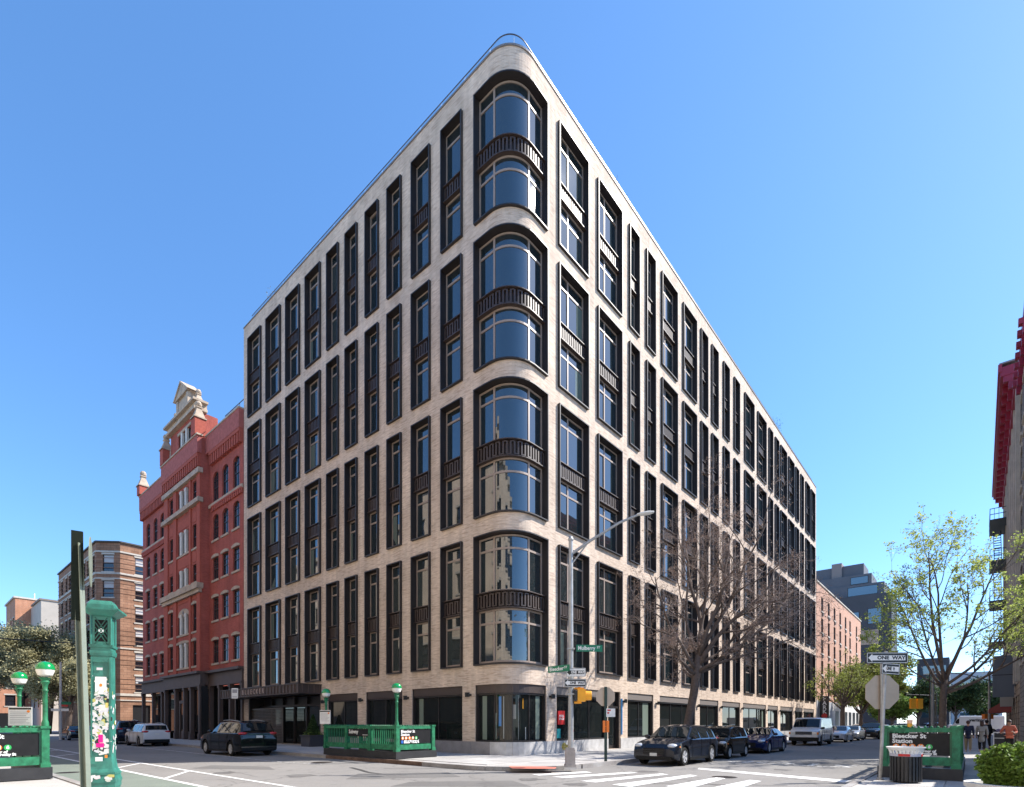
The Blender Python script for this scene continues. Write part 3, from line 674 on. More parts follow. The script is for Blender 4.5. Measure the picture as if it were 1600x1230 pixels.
# rooftop plants
def rooftop(p, h, col, label, seed):
    random.seed(seed); t = thing('rooftop_plant', label, 'plant', p)
    m = MB()
    m.box(-.3, .3, -.3, .3, 0, .4); m.build('planter_box', M_greystone, t)
    m = MB()
    for k in range(16):
        a = random.uniform(0, 2 * pi); r = random.uniform(.2, .7) * h * .35; m.tube([(0, 0, .3), (cos(a) * r * .4, sin(a) * r * .4, h * .5), (cos(a) * r, sin(a) * r, h * random.uniform(.7, 1.1))], [.02, .014, .006], 3)
    m.build('stems', mat('pale_stem', (.20, .16, .10), .8), t)
    m = MB()
    for k in range(240):
        z = random.uniform(.35, 1.05); a = random.uniform(0, 2 * pi); r = random.uniform(0, .4) * h * z * .8; c = Vector((cos(a) * r, sin(a) * r, z * h)); s = .06
        v = [Vector((random.uniform(-1, 1), random.uniform(-1, 1), random.uniform(-1, 1))) * s for _ in range(3)]; m.face([c + q for q in v])
    m.build('foliage', mat('leaf_' + col[0], col[1], .7), t)
rooftop(LR(27.0, -1.5, ZR), 2.6, ('pale', (.22, .20, .09)), 'pale wispy shrub on the roof edge at the far left end', 3)
rooftop(RR(11.0, -1.2, ZR), 2.2, ('dusty', (.12, .13, .06)), 'dusty green shrub on the roof above the third window column', 5)
rooftop(RR(12.6, -1.2, ZR), 2.0, ('dusty', (.12, .13, .06)), 'darker bush on the roof beside the dusty shrub', 6)
rooftop(RR(49.0, -1.2, ZR), 3.2, ('roofgreen', (.07, .12, .04)), 'tall thin plant far along the right roof edge', 7)
# ================================================================== OTHER BUILDINGS
WC = {}
def win_mesh(w, h, fm, gm, sill, lintel, blind, grid):
    key = (round(w, 2), round(h, 2), fm.name, gm.name, sill, lintel, blind, grid)
    if key in WC: return WC[key]
    d = {}; m = MB(); e = .07; y0, y1 = -.2, -.12
    m.box(-w / 2, -w / 2 + e, y0, y1, 0, h); m.box(w / 2 - e, w / 2, y0, y1, 0, h); m.box(-w / 2 + e, w / 2 - e, y0, y1 - .002, 0, e); m.box(-w / 2 + e, w / 2 - e, y0, y1 - .002, h - e, h)
    m.box(-w / 2 + e, w / 2 - e, y0, y1 + .004, h * .5 - .04, h * .5 + .04)
    if grid: m.box(-.02, .02, y0, y1 - .004, e, h - e); m.box(-w / 2 + e, w / 2 - e, y0, y1 - .006, h * .75 - .02, h * .75 + .02)
    m.box(-w / 2, w / 2, -.30, -.28, 0, h)
    d['window'] = m.data('window', fm)
    d['pane'] = MB().box(-w / 2 + e, w / 2 - e, -.18, -.165, e, h - e).data('pane', gm)
    if blind: d['blind'] = MB().box(-w / 2 + e + .03, w / 2 - e - .03, -.163, -.158, h * (1 - blind), h - e - .01).data('blind', mat('roller_blind', (.50, .50, .50), .7))
    if sill: d['sill'] = MB().box(-w / 2 - .14, w / 2 + .14, -.1, .09, -.18, .0).data('sill', sill_mat)
    if lintel == 'bow':
        n = 6; t = []; b = []
        for k in range(n + 1):
            x = -w / 2 - .12 + (w + .24) * k / n; q = 1 - (2 * k / n - 1) ** 2; t.append((x, h + .16 + .14 * q)); b.append((x, h - .02 + .05 * q))
        m = MB(); m.prism(t + b[::-1], -.05, .10); d['lintel'] = m.data('lintel', sill_mat)
    elif lintel: d['lintel'] = MB().box(-w / 2 - .12, w / 2 + .12, -.05, .06, h, h + .26).data('lintel', sill_mat)
    WC[key] = d; return d
sill_mat = M_lime
def win(parent, x, z, w, h, fm, gm=None, M=None, sill=True, lintel='flat', blind=0, grid=False):
    d = win_mesh(w, h, fm, gm or M_glass2, sill, lintel, blind, grid)
    loc = Vector((x, 0, z)); rz = 0.0
    if M is not None: loc = M @ loc; rz = atan2(M[1][0], M[0][0])
    b = put('window', d['window'], parent, loc, rz)
    for k in ('pane', 'blind'):
        if k in d: put(k, d[k], b)
    for k in ('sill', 'lintel'):
        if k in d: put(k, d[k], b)
    return b
def wall(parent, m, M, w, z0, z1, holes, depth=.3, u0=0.0):
    fn = lambda u, off, z: M @ Vector((u, off, z))
    grid_wall(m, fn, [u0, w] + [h[0] for h in holes] + [h[1] for h in holes], [z0, z1] + [h[2] for h in holes] + [h[3] for h in holes], holes, depth)
def arch_fill(m, M, x, w, zs, rise, y=0.0, n=8):     # brick above an arched head inside a rectangular hole
    r = w / 2
    for k in range(n):
        a = pi - pi * k / n; b = pi - pi * (k + 1) / n
        p = [(x + r * cos(a), zs + rise * sin(a)), (x + r * cos(b), zs + rise * sin(b)), (x + r * cos(b), zs + rise + .001), (x + r * cos(a), zs + rise + .001)]
        m.face([M @ Vector((q[0], y, q[1])) for q in p], 0, p)
        m.face([M @ Vector((p[0][0], y, p[0][1])), M @ Vector((p[1][0], y, p[1][1])), M @ Vector((p[1][0], y - .2, p[1][1])), M @ Vector((p[0][0], y - .2, p[0][1]))], 0, [(p[0][0], 0), (p[1][0], 0), (p[1][0], .2), (p[0][0], .2)])
I4 = Matrix.Identity(4)
def T(x, y, z=0): return Matrix.Translation((x, y, z))

sill_mat = M_redstone; WC.clear()
# ---------------------------------------------------------------- red brick building
RX = 29.45
red = thing('red_brick_building', 'ornate red brick building with a stone gable beside the cream building', 'building', LR(RX, 0), AL)
Wd = 27.0; ZP = 27.7
m = MB(); rowsR = [(7.1, 9.15), (10.95, 13.0), (14.6, 16.6), (18.2, 20.5), (21.6, 24.3)]
cr = [1.42, 3.68, 5.78]; cl = [20.2, 22.5, 25.0]; ww = 1.3
hr = [(c - ww / 2, c + ww / 2, a, b) for c in cr for a, b in rowsR]; hl = [(c - ww / 2, c + ww / 2, a, b) for c in cl for a, b in rowsR]
wall(red, m, I4, 7.2, 6.2, ZP, hr); wall(red, m, I4, Wd, 6.2, ZP, hl, u0=16.9)
for c in cr + cl:
    for a, b in rowsR[3:]: arch_fill(m, I4, c, ww, b - .42, .42)
Mp = T(0, .7); cn = [(8.2, 9.3), (14.4, 15.6)]; cc = (10.1, 13.2)
rowsP = [(7.0, 9.3), (10.2, 12.7), (14.75, 16.4), (17.9, 20.1), (22.3, 24.1)]
hp = [(a, b, z0, z1) for a, b in cn + [cc] for z0, z1 in rowsP]
wall(red, m, Mp, 16.9, 6.2, ZP, hp, u0=7.2)
arch_fill(m, Mp, (cc[0] + cc[1]) / 2, cc[1] - cc[0], 12.0, .7)
for x in (7.2, 16.9): m.face([(x, 0, 6.2), (x, .7, 6.2), (x, .7, ZP), (x, 0, ZP)], 0, [(0, 6.2), (.7, 6.2), (.7, ZP), (0, ZP)])
for x in (0, Wd): m.face([(x, 0, 6.2), (x, -18, 6.2), (x, -18, ZP), (x, 0, ZP)], 0, [(0, 6.2), (18, 6.2), (18, ZP), (0, ZP)])
m.build('wall', M_red, red)
MB().box(.1, Wd - .1, -18, -.02, ZP - .6, ZP - .5).build('roof', M_greystone, red)
# raised brick piers on the pavilion and recessed panels
m = MB()
for x0, x1 in ((7.2, 8.0), (9.5, 9.95), (13.35, 14.2), (15.8, 16.9)): m.box(x0, x1, .7, .82, 6.4, 24.4)
for z in (13.2, 16.6, 20.3): 
    for a, b in cn + [cc]: m.box(a + .1, b - .1, .69, .74, z, z + .9)
m.build('pilaster', mat('red_pier', (.37, .095, .066), .85, 0, .2, noise=.15, nscale=6), red)
M_corbel = mat('red_corbel', (.36, .092, .066), .85, 0, .2, noise=.15, nscale=6)
def corbels(x0, x1, y, z, n, k_=1.0):
    m = MB(); st = (x1 - x0) / n
    m.box(x0, x1, y, y + .34 * k_, z + .85, z + .85 + .3 * k_)
    for k in range(n + 1): x = x0 + st * k; m.box(max(x0, x - .13), min(x1, x + .13), y, y + .30 * k_, z + .86 * (1 - k_), z + .86)
    for k in range(n):
        x = x0 + st * (k + .5)
        for q in (-.1, .1): m.box(x + q * 1.9 - .06, x + q * 1.9 + .06, y, y + .29 * k_, z + .86 - .24 * k_, z + .86)
    m.build('corbel_table', M_corbel, red)
corbels(0.02, 6.5, 0, 25.0, 13); corbels(17.2, Wd, 0, 25.0, 20); corbels(7.2, 16.9, .7, 25.0, 18); corbels(.02, 6.5, 0, 20.35, 16, .45) ; corbels(17.2, Wd, 0, 20.35, 24, .45)
m = MB(); m.box(-.0, 7.15, 0, .36, 26.15, ZP); m.box(17, Wd + .05, 0, .36, 26.15, ZP); m.box(7.1, 17, .7, 1.06, 26.15, ZP); m.build('parapet', mat('parapet_brick', (.36, .115, .10), .85, 0, .2, noise=.25, nscale=3), red)
m = MB(); m.box(0.0, 7.1, -.1, .42, ZP, ZP + .14); m.box(17, Wd + .1, -.1, .42, ZP, ZP + .14); m.box(7.0, 17.1, .6, 1.14, ZP, ZP + .14)
m.box(0, 7.1, 0, .14, 21.25, 21.55); m.box(17, Wd, 0, .14, 21.25, 21.55); m.box(7.05, 17.05, .6, 1.0, 24.4, 24.85); m.box(7.0, 17.1, .6, 1.05, 21.75, 22.15); m.box(6.95, 17.15, .6, 1.15, 13.9, 14.4); m.box(7.05, 17.05, .7, .98, 13.55, 13.9)
m.build('stone_band', M_redstone, red)
for x in cr + cl:
    for i, (a, b) in enumerate(rowsR): win(red, x, a, ww, b - a, M_signblack, None, None, i != 4, ('bow' if i < 3 else ''), 0, True)
for a, b in cn:
    for i, (z0, z1) in enumerate(rowsP): win(red, (a + b) / 2, z0, b - a, z1 - z0, M_signblack, None, Mp, True, 'bow' if i in (0, 1) else '', 0, False)
for i, (z0, z1) in enumerate(rowsP):
    w = win(red, (cc[0] + cc[1]) / 2, z0, cc[1] - cc[0], z1 - z0, M_signblack, None, Mp, True, 'bow' if i == 0 else '')
    m = MB(); h = z1 - z0
    for q in (-.62, .62): m.box(q - .24, q + .24, -.12, .06, 0, h - (.55 if i == 1 else 0)); m.box(q - .28, q + .28, -.12, .09, h - .3 - (.55 if i == 1 else 0), h - (.55 if i == 1 else 0))
    m.build('stone_pilaster', mat('pale_stone_pilaster', (.56, .53, .48), .7, noise=.1), w)
m = MB(); n = 10; xc = (cc[0] + cc[1]) / 2; r = (cc[1] - cc[0]) / 2 - .05
m.prism([(xc + r * cos(pi * k / n), 12.0 + .68 * sin(pi * k / n)) for k in range(n + 1)], .55, .72); m.build('lunette', M_redstone, red)
m = MB(); m.lathe([(.0, .0), (.16, .0), (.16, .05), (.1, .05)], M=T(xc, .73, 12.28) @ Matrix.Rotation(-pi / 2, 4, 'X'), n=12); m.build('rosette', M_greystone, red)
# gable dormer with stone pediment
g0, g1 = 8.5, 15.7; Mg = T(0, .55)
m = MB(); wall(red, m, Mg, g1, ZP, 30.6, [(10.2, 13.5, 27.95, 29.9)], u0=g0)
for x in (g0, g1): m.face([(x, .55, ZP), (x, -1.2, ZP), (x, -1.2, 30.6), (x, .55, 30.6)], 0, [(0, 0), (3.5, 0), (3.5, 3), (0, 3)])
m.build('gable_wall', M_red, red)
w = win(red, 11.85, 27.95, 3.3, 1.95, M_signblack, None, Mg, True, 'flat'); m = MB()
for q in (-.62, .62): m.box(q - .2, q + .2, -.12, .08, 0, 1.95)
m.build('stone_pilaster', mat('pale_stone_pilaster', (.56, .53, .48), .7, noise=.1), w)
m = MB(); m.box(g0 - .3, g1 + .3, -.2, .95, 30.6, 30.85); m.box(g0 - .15, g1 + .15, -.2, .8, 30.85, 31.3); m.box(g0 - .5, g1 + .5, -.2, 1.1, 31.3, 31.5)
m.box(10.5, 13.3, -.2, .62, 31.5, 33.2); m.box(10.8, 13.0, .62, .70, 31.8, 32.9); m.box(10.35, 10.8, .5, .78, 31.5, 33.1); m.box(13.0, 13.45, .5, .78, 31.5, 33.1); m.prism([(10.1, 33.2), (13.7, 33.2), (11.9, 34.4)], -.3, .85); m.prism([(9.95, 33.2), (10.2, 33.2), (11.9, 34.4), (13.6, 33.2), (13.85, 33.2), (11.9, 34.6)], -.3, .95)
m.prism([(9.2, 31.5), (10.5, 31.5), (10.5, 32.6), (10.2, 31.9)], -.1, .6); m.prism([(14.6, 31.5), (13.3, 31.5), (13.3, 32.6), (13.6, 31.9)], -.1, .6)
m.prism([(7.8, ZP + .1), (8.5, ZP + .1), (8.5, 29.8), (8.2, 28.6)], .2, .6); m.prism([(16.4, ZP + .1), (15.7, ZP + .1), (15.7, 29.8), (16.0, 28.6)], .2, .6)
m.build('stone_gable', M_redstone, red)
def finial(x, y, z, s, post):
    m = MB()
    if post: m.box(x - .45 * s, x + .45 * s, y - .45 * s, y + .45 * s, z, z + post)
    if post: m.build('corner_post', M_corbel, red)
    z += post; m = MB(); q = T(x, y, z) @ Matrix.Rotation(pi / 4, 4, 'Z')
    m.lathe([(.75 * s, 0), (.75 * s, .12), (.62 * s, .15), (.25 * s, 1.0 * s), (.36 * s, 1.05 * s), (.36 * s, 1.15 * s), (.2 * s, 1.2 * s)], M=q, n=4)
    m.lathe([(.05, 0), (.26 * s, .12 * s), (.3 * s, .3 * s), (.2 * s, .5 * s), (.01, .58 * s)], (x, y, z + 1.15 * s), 10); m.build('finial', M_redstone, red)
finial(7.7, .75, ZP + .14, 1.0, 1.5); finial(16.4, .75, ZP + .14, 1.0, 1.5); finial(9.0, .3, 31.5, .8, 0); finial(14.9, .3, 31.5, .8, 0); finial(26.5, .1, ZP + .1, 1.1, 1.0)
# cast iron shop front
M_iron = mat('brown_cast_iron', (.085, .06, .052), .6, 0, .4, noise=.15, nscale=2)
m = MB()
for x0, x1, y in ((0, 7.2, 0), (17, Wd, 0), (7.1, 17.0, .7)):
    m.box(x0, x1, y - 1.0, y + .12, 5.2, 6.2); m.box(x0 - .05, x1 + .05, y - 1.0, y + .45, 6.2, 6.42); m.box(x0, x1, y - .3, y + .2, 5.05, 5.2)
m.build('iron_fascia', M_iron, red)
colx = [(.1, 0), (2.5, 0), (4.8, 0), (6.9, 0), (7.4, .7), (9.6, .7), (11.3, .7), (13.7, .7), (16.7, .7), (17.3, 0), (20.2, 0), (23.2, 0), (26.8, 0)]
cm = MB(); cm.box(-.16, .16, -.2, .12, .15, 5.05); cm.box(-.22, .22, -.2, .18, .15, .75); cm.box(-.22, .22, -.2, .18, 4.8, 5.05); cmd = cm.data('iron_column', M_iron)
for x, y in colx: put('iron_column', cmd, red, (x, y, 0))
m = MB(); m.box(0, 7.2, -1.2, -.9, .15, 5.1); m.box(16.9, Wd, -1.2, -.9, .15, 5.1); m.box(7.2, 16.9, -.5, -.2, .15, 5.1); m.box(7.1, 7.22, -1, .7, .15, 5.1); m.box(16.88, 17, -1, .7, .15, 5.1); m.build('shop_recess', M_black, red)
for i, ((xa, ya), (xb, yb)) in enumerate(zip(colx[:-1], colx[1:])):
    if ya != yb: continue
    mm = MB(); mm.box(xa + .25, xb - .25, ya - (.19 if ya else .88), ya - (.16 if ya else .85), .9, 4.8); mm.build('pane', glass_mat('black_glass', (.008, .008, .009), 0, 1.25), red)
m = MB(); m.box(11.5, 11.7, .45, .62, .15, 3.6); m.box(12.9, 13.1, .45, .62, .15, 3.6); m.box(11.5, 13.1, .45, .62, 3.6, 3.9); m.box(11.7, 12.9, .45, .55, .15, .9); dr2 = m.build('door', M_iron, red)
# roof hut and rail behind the parapet
m = MB(); m.box(.6, 6.3, -6, -1.6, 27.2, 29.4); m.build('roof_hut', mat('pale_render', (.52, .52, .53), .8), red)
m = MB()
for k in range(5): m.cyl((.6 + 1.5 * k, -1.2, 27.6), (.6 + 1.5 * k, -1.2, 30.2), .03, n=5)
m.bar((.6, -1.2, 30.2), (6.8, -1.2, 30.2), .05, .05); m.bar((.6, -1.2, 29.4), (6.8, -1.2, 29.4), .05, .05); m.build('roof_rail', M_black, red)

sill_mat = M_lime; WC.clear()
# ---------------------------------------------------------------- brown corner building across the avenue
br = thing('brown_corner_building', 'brown and orange stone corner building with a chamfered corner and striped bands', 'building', Q(0, -78), AL)
# local x along dL (away to the left), y = nL ; the lit face runs back along -y from the chamfer
ch = 2.3; ZBr = 27.4; rb = [(6.2, 8.5), (9.6, 11.9), (13.0, 15.3), (16.3, 18.6), (19.65, 22.0), (23.3, 25.7)]
MA = I4; MC = T(-ch, -ch) @ Matrix.Rotation(atan2(1, 1), 4, 'Z'); MBf = T(-ch, -22 - ch) @ Matrix.Rotation(pi / 2, 4, 'Z')
fa = [1.6, 4.6, 7.2, 10.8, 13.4, 17.0, 19.6, 23.0]; fb = [22 - 2.6 - 3.7 * k for k in range(5)]; fc = [ch * sqrt(2) / 2]
m = MB()
wall(br, m, MA, 26, .1, ZBr, [(c - .75, c + .75, a, b) for c in fa for a, b in rb])
wall(br, m, MC, ch * sqrt(2), .1, ZBr, [(c - .75, c + .75, a, b) for c in fc for a, b in rb])
wall(br, m, MBf, 22, .1, ZBr, [(c - .8, c + .8, a, b) for c in fb for a, b in rb] + [(c - 1.1, c + 1.1, .3, 4.3) for c in fb])
m.face([(26, 0, .1), (26, -24, .1), (26, -24, ZBr), (26, 0, ZBr)], 0, [(0, 0), (24, 0), (24, 27), (0, 27)])
m.build('wall', M_brown, br)
m = MB(); m.face([(0, 0, ZBr - .3), (26, 0, ZBr - .3), (26, -24, ZBr - .3), (-ch, -24, ZBr - .3), (-ch, -ch, ZBr - .3)]); m.build('roof', M_greystone, br)
def bands(name, zs, d, mt):
    m = MB()
    for z, h in zs:
        m.box(0, 26, 0, d, z, z + h, 0, MA); m.box(-.02, ch * sqrt(2) + .02, 0, d, z, z + h, 0, MC); m.box(0, 22.02, 0, d, z, z + h, 0, MBf)
    m.build(name, mt, br)
bands('stone_band', [(26.0, .22), (22.9, .25), (22.2, .18), (12.3, .2), (5.6, .35), (4.9, .15)], .12, M_lime)
bands('coping', [(ZBr, .2)], .2, mat('dark_coping', (.05, .045, .04), .6))
bands('string_course', [(z, .06) for z in (6.6, 7.3, 8.0, 10, 10.7, 11.4, 13.5, 14.2, 14.9, 16.8, 17.5, 18.2, 20.2, 20.9, 21.6, 23.8, 24.5, 25.2)], .05, mat('brown_course', (.25, .13, .08), .9))  # thin proud courses in plain brown
for M, fx, w in ((MA, fa, 1.5), (MC, fc, 1.5), (MBf, fb, 1.6)):
    for c in fx:
        for i, (a, b) in enumerate(rb): win(br, c, a, w, b - a, M_signblack, None, M, True, 'flat', .45 if M is not MA else 0)
for c in fb: mm = MB(); mm.box(c - 1.1, c + 1.1, -.3, -.2, .3, 4.3, 0, MBf); mm.build('shop_window', M_black, br)

# ---------------------------------------------------------------- low buildings seen over the trees at far left
def simple_block(name, label, p, rz, w, d, h, mt, wins, cop, fm=M_signblack):
    t = thing(name, label, 'building', p, rz); m = MB(); hs = [(x - ww_ / 2, x + ww_ / 2, z, z + hh) for x, z, ww_, hh in wins]
    wall(t, m, I4, w, 0, h, hs)
    for x in (0, w): m.face([(x, 0, 0), (x, -d, 0), (x, -d, h), (x, 0, h)], 0, [(0, 0), (d, 0), (d, h), (0, h)])
    m.face([(0, -d, 0), (w, -d, 0), (w, -d, h), (0, -d, h)], 0, [(0, 0), (w, 0), (w, h), (0, h)])
    m.build('wall', mt, t)
    MB().box(.05, w - .05, -d, -.05, h - .4, h - .3).build('roof', M_greystone, t)
    MB().box(-.15, w + .15, -d - .1, .3, h, h + .35).build('coping', cop, t)
    for x, z, ww_, hh in wins: win(t, x, z, ww_, hh, fm, None, None, True, 'flat', .0)
    return t
ob = simple_block('orange_brick_building', 'small orange brick building over the olive trees at far left', Vector((-109.7, 118, 0)), AL, 14, 14, 29.4, M_orange, [(x, z, 1.6, 2.2) for x in (2.5, 6.5, 11) for z in (5, 9.5, 14, 18.5, 23)], M_lime)
m = MB(); m.lathe([(1.0, 0), (1.0, 1.6), (1.2, 1.6), (.9, 2.4), (.1, 2.6)], (6, -4, 27), 10); m.cyl((6, -4, 29.5), (6, -4, 32), .12, n=5); m.build('roof_ventilator', M_white, ob)
gb = simple_block('beige_building', 'plain beige building with a dark cornice beside the brown corner building', Vector((-98.7, 112, 0)), AL, 10, 12, 27.5, mat('beige_render', (.42, .38, .33), .85, noise=.1, nscale=.3), [(x, z, 1.6, 2.2) for x in (3, 8, 13) for z in (5, 10, 15, 20)], mat('brown_cornice', (.20, .16, .13), .7))

fl = simple_block('orange_brick_row', 'orange brick row building with dark shopfronts behind the olive trees', Q(2, -124), AR, 42, 10, 15, M_orange, [(x, z, 1.5, 2.1) for x in (2, 5.5, 9, 12.5, 16, 19.5, 23) for z in (5, 8.5, 12)], M_lime)
for k in range(9): MB().box(1 + 4.4 * k, 4.4 + 4.4 * k, .0, .06, .2, 3.6).build('shop_window', M_black, fl)
# ---------------------------------------------------------------- salmon building beyond the main one
sm_ = thing('salmon_brick_building', 'salmon brick building with plain windows beyond the cream building', 'building', RR(104, 0), AR)
zr = [(5.7, 7.6), (8.7, 10.7), (11.75, 13.7), (14.75, 16.8), (17.8, 19.8)]; xs = [104 - s for s in (68.6, 73.3, 77.8, 82.6, 87.5, 92, 99)]
m = MB(); hs = [(x - .75, x + .75, a, b) for x in xs for a, b in zr]; wall(sm_, m, I4, 39.2, 4.9, 21.4, hs)
for x in (0, 39.2): m.face([(x, 0, 4.9), (x, -14, 4.9), (x, -14, 21.4), (x, 0, 21.4)], 0, [(0, 0), (14, 0), (14, 16), (0, 16)])
m.build('wall', M_salmon, sm_)
MB().box(.05, 39.1, -14, -.05, 21, 21.1).build('roof', M_greystone, sm_); MB().box(-.05, 39.25, -.2, .12, 21.4, 21.6).build('coping', M_lime, sm_)
MB().box(28, 39.2, -13.9, .02, .1, 4.9).build('grey_base', mat('grey_render', (.30, .31, .33), .8, noise=.1), sm_); MB().box(0, 28, -13.9, .02, .1, 4.9).build('white_base', mat('white_render', (.58, .55, .50), .8, noise=.1), sm_)
for x in xs:
    for a, b in zr: win(sm_, x, a, 1.5, b - a, M_signblack, None, None, True, '', 0, False)
acm = MB().box(-.35, .35, -.05, .16, -.62, -.22).data('air_conditioner', mat('ac_grille', (.16, .13, .11), .7))
for x in xs:
    for a, b in zr: put('air_conditioner', acm, sm_, (x, 0, a))
for k in range(6): mm = MB(); mm.box(3 + 4 * k, 5.6 + 4 * k, .02, .06, .3, 3.6); mm.build('shop_window', M_black, sm_)
ps = thing('parking_sign', 'tall black blade sign reading PARK in white on the salmon building', 'sign', RR(66.6, .1, 0))
o = MB().box(-.12, .12, 0, 1.1, 2.3, 5.5).build('panel', M_signblack, ps, rz=AR)
for i, c in enumerate('PARK'): text('letter', c, M_white, ps, .74, frame(nR, -dR, nR * .58 - dR * .135 + UP * (5.1 - .6 * i)), .02, .004)
m = MB(); m.lathe([(.0, 0), (.36, 0), (.36, .02), (0, .02)], M=frame(nR, -dR, nR * .58 - dR * .15 + UP * 2.72), n=14); m.build('red_disc', M_red_enamel, ps)

# ---------------------------------------------------------------- dark stepped tower beyond
tw = thing('dark_stepped_building', 'dark modern building with stepped back upper floors behind the salmon building', 'building', Vector((88.8, 125, 0)), AL)
M_zinc = mat('dark_zinc', (.060, .063, .072), .6, 0, .4, noise=.12, nscale=.4); M_zinc2 = mat('grey_zinc', (.105, .112, .13), .65, 0, .4, noise=.1, nscale=.4)
M_sky = glass_mat('blue_glass', (.05, .09, .12), .05, 2.2)
MB().box(0, 30, -12, 0, 0, 32.5).build('lower_block', M_zinc, tw); MB().box(1.6, 30, -12, -2, 32.5, 35.6).build('terrace_floor', M_zinc2, tw)
MB().box(4.2, 24, -12, -2.6, 35.6, 38.2).build('terrace_floor', M_zinc2, tw); MB().box(6, 20, -12, -4, 38.2, 41.2).build('terrace_floor', M_zinc2, tw); MB().box(10.6, 12.8, -10, -3.4, 35.6, 42.0).build('lift_tower', M_tanstone if False else mat('tower_brick', (.23, .2, .19), .8), tw)
for x0, x1, z0, z1, y in ((2.5, 9.8, 20.5, 24, 0), (2, 4.6, 25.5, 29, 0), (6.5, 8.0, 25.5, 28.5, 0), (2.5, 5, 14, 18, 0), (9.5, 12, 12, 17, 0), (3, 9, 33, 35, -2), (5, 8.5, 36, 37.6, -2.6), (10.5, 13.5, 26, 29, 0), (12, 15, 19, 23, 0), (1, 3, 7, 12, 0), (6, 9, 7, 11, 0)):
    f = MB().box(x0 - .12, x1 + .12, y - .02, y + .05, z0 - .12, z1 + .12).build('window', M_black, tw); MB().box(x0, x1, y + .05, y + .06, z0, z1).build('pane', M_sky, f)
# lower dark block and a pale tower farther off
dk = thing('dark_low_building', 'low dark building across the far avenue behind the trees', 'building', Vector((97, 128, 0)), AL)
MB().box(-6, 0, -10, .2, 0, 17).build('wall', M_zinc, dk)
for k in range(4): MB().box(-5.4, -.6, .2, .24, 3 + 3.4 * k, 5 + 3.4 * k).build('window', M_sky, dk)
pt = thing('pale_tower', 'pale distant tower glimpsed through the leafy tree', 'building', Vector((160, 195, 0)), AL)
m = MB().box(-14, 8, -20, 0, 0, 20); m.build('wall', mat('pale_panel', (.40, .42, .45), .8), pt)
for k in range(4):
    for j in range(3): MB().box(-13 + 6.4 * j, -9 + 6.4 * j, 0, .05, 3 + 4 * k, 5.4 + 4 * k).build('window', M_sky, pt)

# ---------------------------------------------------------------- buildings along the right side
rd = Vector((.6594, .7518, 0)); rn = Vector((-.7518, .6594, 0)); RO = Vector((31.9, 35.0, 0)) - rn * 1.0
rg = thing('tan_stone_building', 'tan stone building with a deep red cornice and fire escape along the right edge', 'building', RO, angx(rd))
M_mar = mat('maroon_paint', (.30, .018, .045), .45, 0, .5, noise=.12)
rz_ = [(5.4, 7.6), (9.0, 11.3), (12.6, 14.9), (16.2, 18.5), (19.6, 21.8)]; rx = [1.8 + 3.1 * k for k in range(8)]
m = MB(); wall(rg, m, I4, 25.5, .1, 24.2, [(x - .6, x + .6, a, b) for x in rx for a, b in rz_] + [(x - 1.2, x + 1.2, .6, 3.6) for x in rx])
for x in (0, 25.5): m.face([(x, 0, 0), (x, -6, 0), (x, -6, 24.2), (x, 0, 24.2)], 0, [(0, 0), (6, 0), (6, 24), (0, 24)])
m.build('wall', M_tanstone, rg)
MB().box(.05, 25.4, -6, -.1, 23.8, 24.0).build('roof', M_greystone, rg)
m = MB()
for k in range(9): x = .15 + 3.1 * k; m.box(x - .25, x + .35, 0, .22, 4.4, 23.4)
m.build('pilaster', M_lime, rg)
for x in rx:
    for a, b in rz_: win(rg, x, a, 1.2, b - a, M_signblack, None, None, True, 'flat')
    MB().box(x - 1.2, x + 1.2, -.3, -.2, .6, 3.6).build('shop_window', M_black, rg)
m = MB(); m.box(-.1, 25.5, 0, .95, 24.3, 24.9); m.box(-.1, 25.5, 0, .3, 23.2, 24.3); m.box(-.15, 25.6, .85, 1.05, 24.6, 25.1)
m.prism([(0, 23.4), (.3, 23.4), (.9, 24.3), (0, 24.3)], 0, .01)
cn_ = m.build('cornice', M_mar, rg)
bm_ = MB(); bm_.box(-.16, .16, .3, .8, 23.9, 24.3); bm_.box(-.14, .14, .3, .55, 23.4, 23.9); bd = bm_.data('bracket', M_mar)
for k in range(17): put('bracket', bd, cn_, (.1 + 1.58 * k, 0, 0))
MB().box(-.1, 25.6, -.3, 1.0, 25.1, 25.2).build('cornice_cap', M_greystone, rg)
fe = thing('fire_escape', 'dark blue iron fire escape hanging on the tan stone building', 'fire escape', RO + rd * 16, angx(rd))
M_fe = mat('blue_iron', (.02, .05, .075), .5, .2)
for k in range(5):
    z = 5.2 + 3.6 * k; m = MB(); m.box(0, 5.5, .02, 1.3, z, z + .06); m.build('platform', M_fe, fe)
    m = MB()
    for zz in (.5, 1.0): m.bar((0, 1.28, z + zz), (5.5, 1.28, z + zz), .05, .05); m.bar((0, .02, z + zz), (0, 1.28, z + zz), .05, .05); m.bar((5.5, .02, z + zz), (5.5, 1.28, z + zz), .05, .05)
    for q in range(12): m.bar((.5 * q, 1.28, z), (.5 * q, 1.28, z + 1.0), .03, .03)
    for q in range(4): m.bar((0, .3 * q + .1, z), (0, .3 * q + .1, z + 1), .03, .03)
    m.build('railing', M_fe, fe)
    if k < 4:
        m = MB(); m.bar((.8, .5, z), (4.4, .5, z + 3.6), .05, .12); m.bar((.8, 1.0, z), (4.4, 1.0, z + 3.6), .05, .12)
        for q in range(12): t = (q + .5) / 12; m.box(.8 + 3.6 * t - .1, .8 + 3.6 * t + .1, .5, 1.0, z + 3.6 * t, z + 3.6 * t + .03)
        m.build('stair', M_fe, fe)
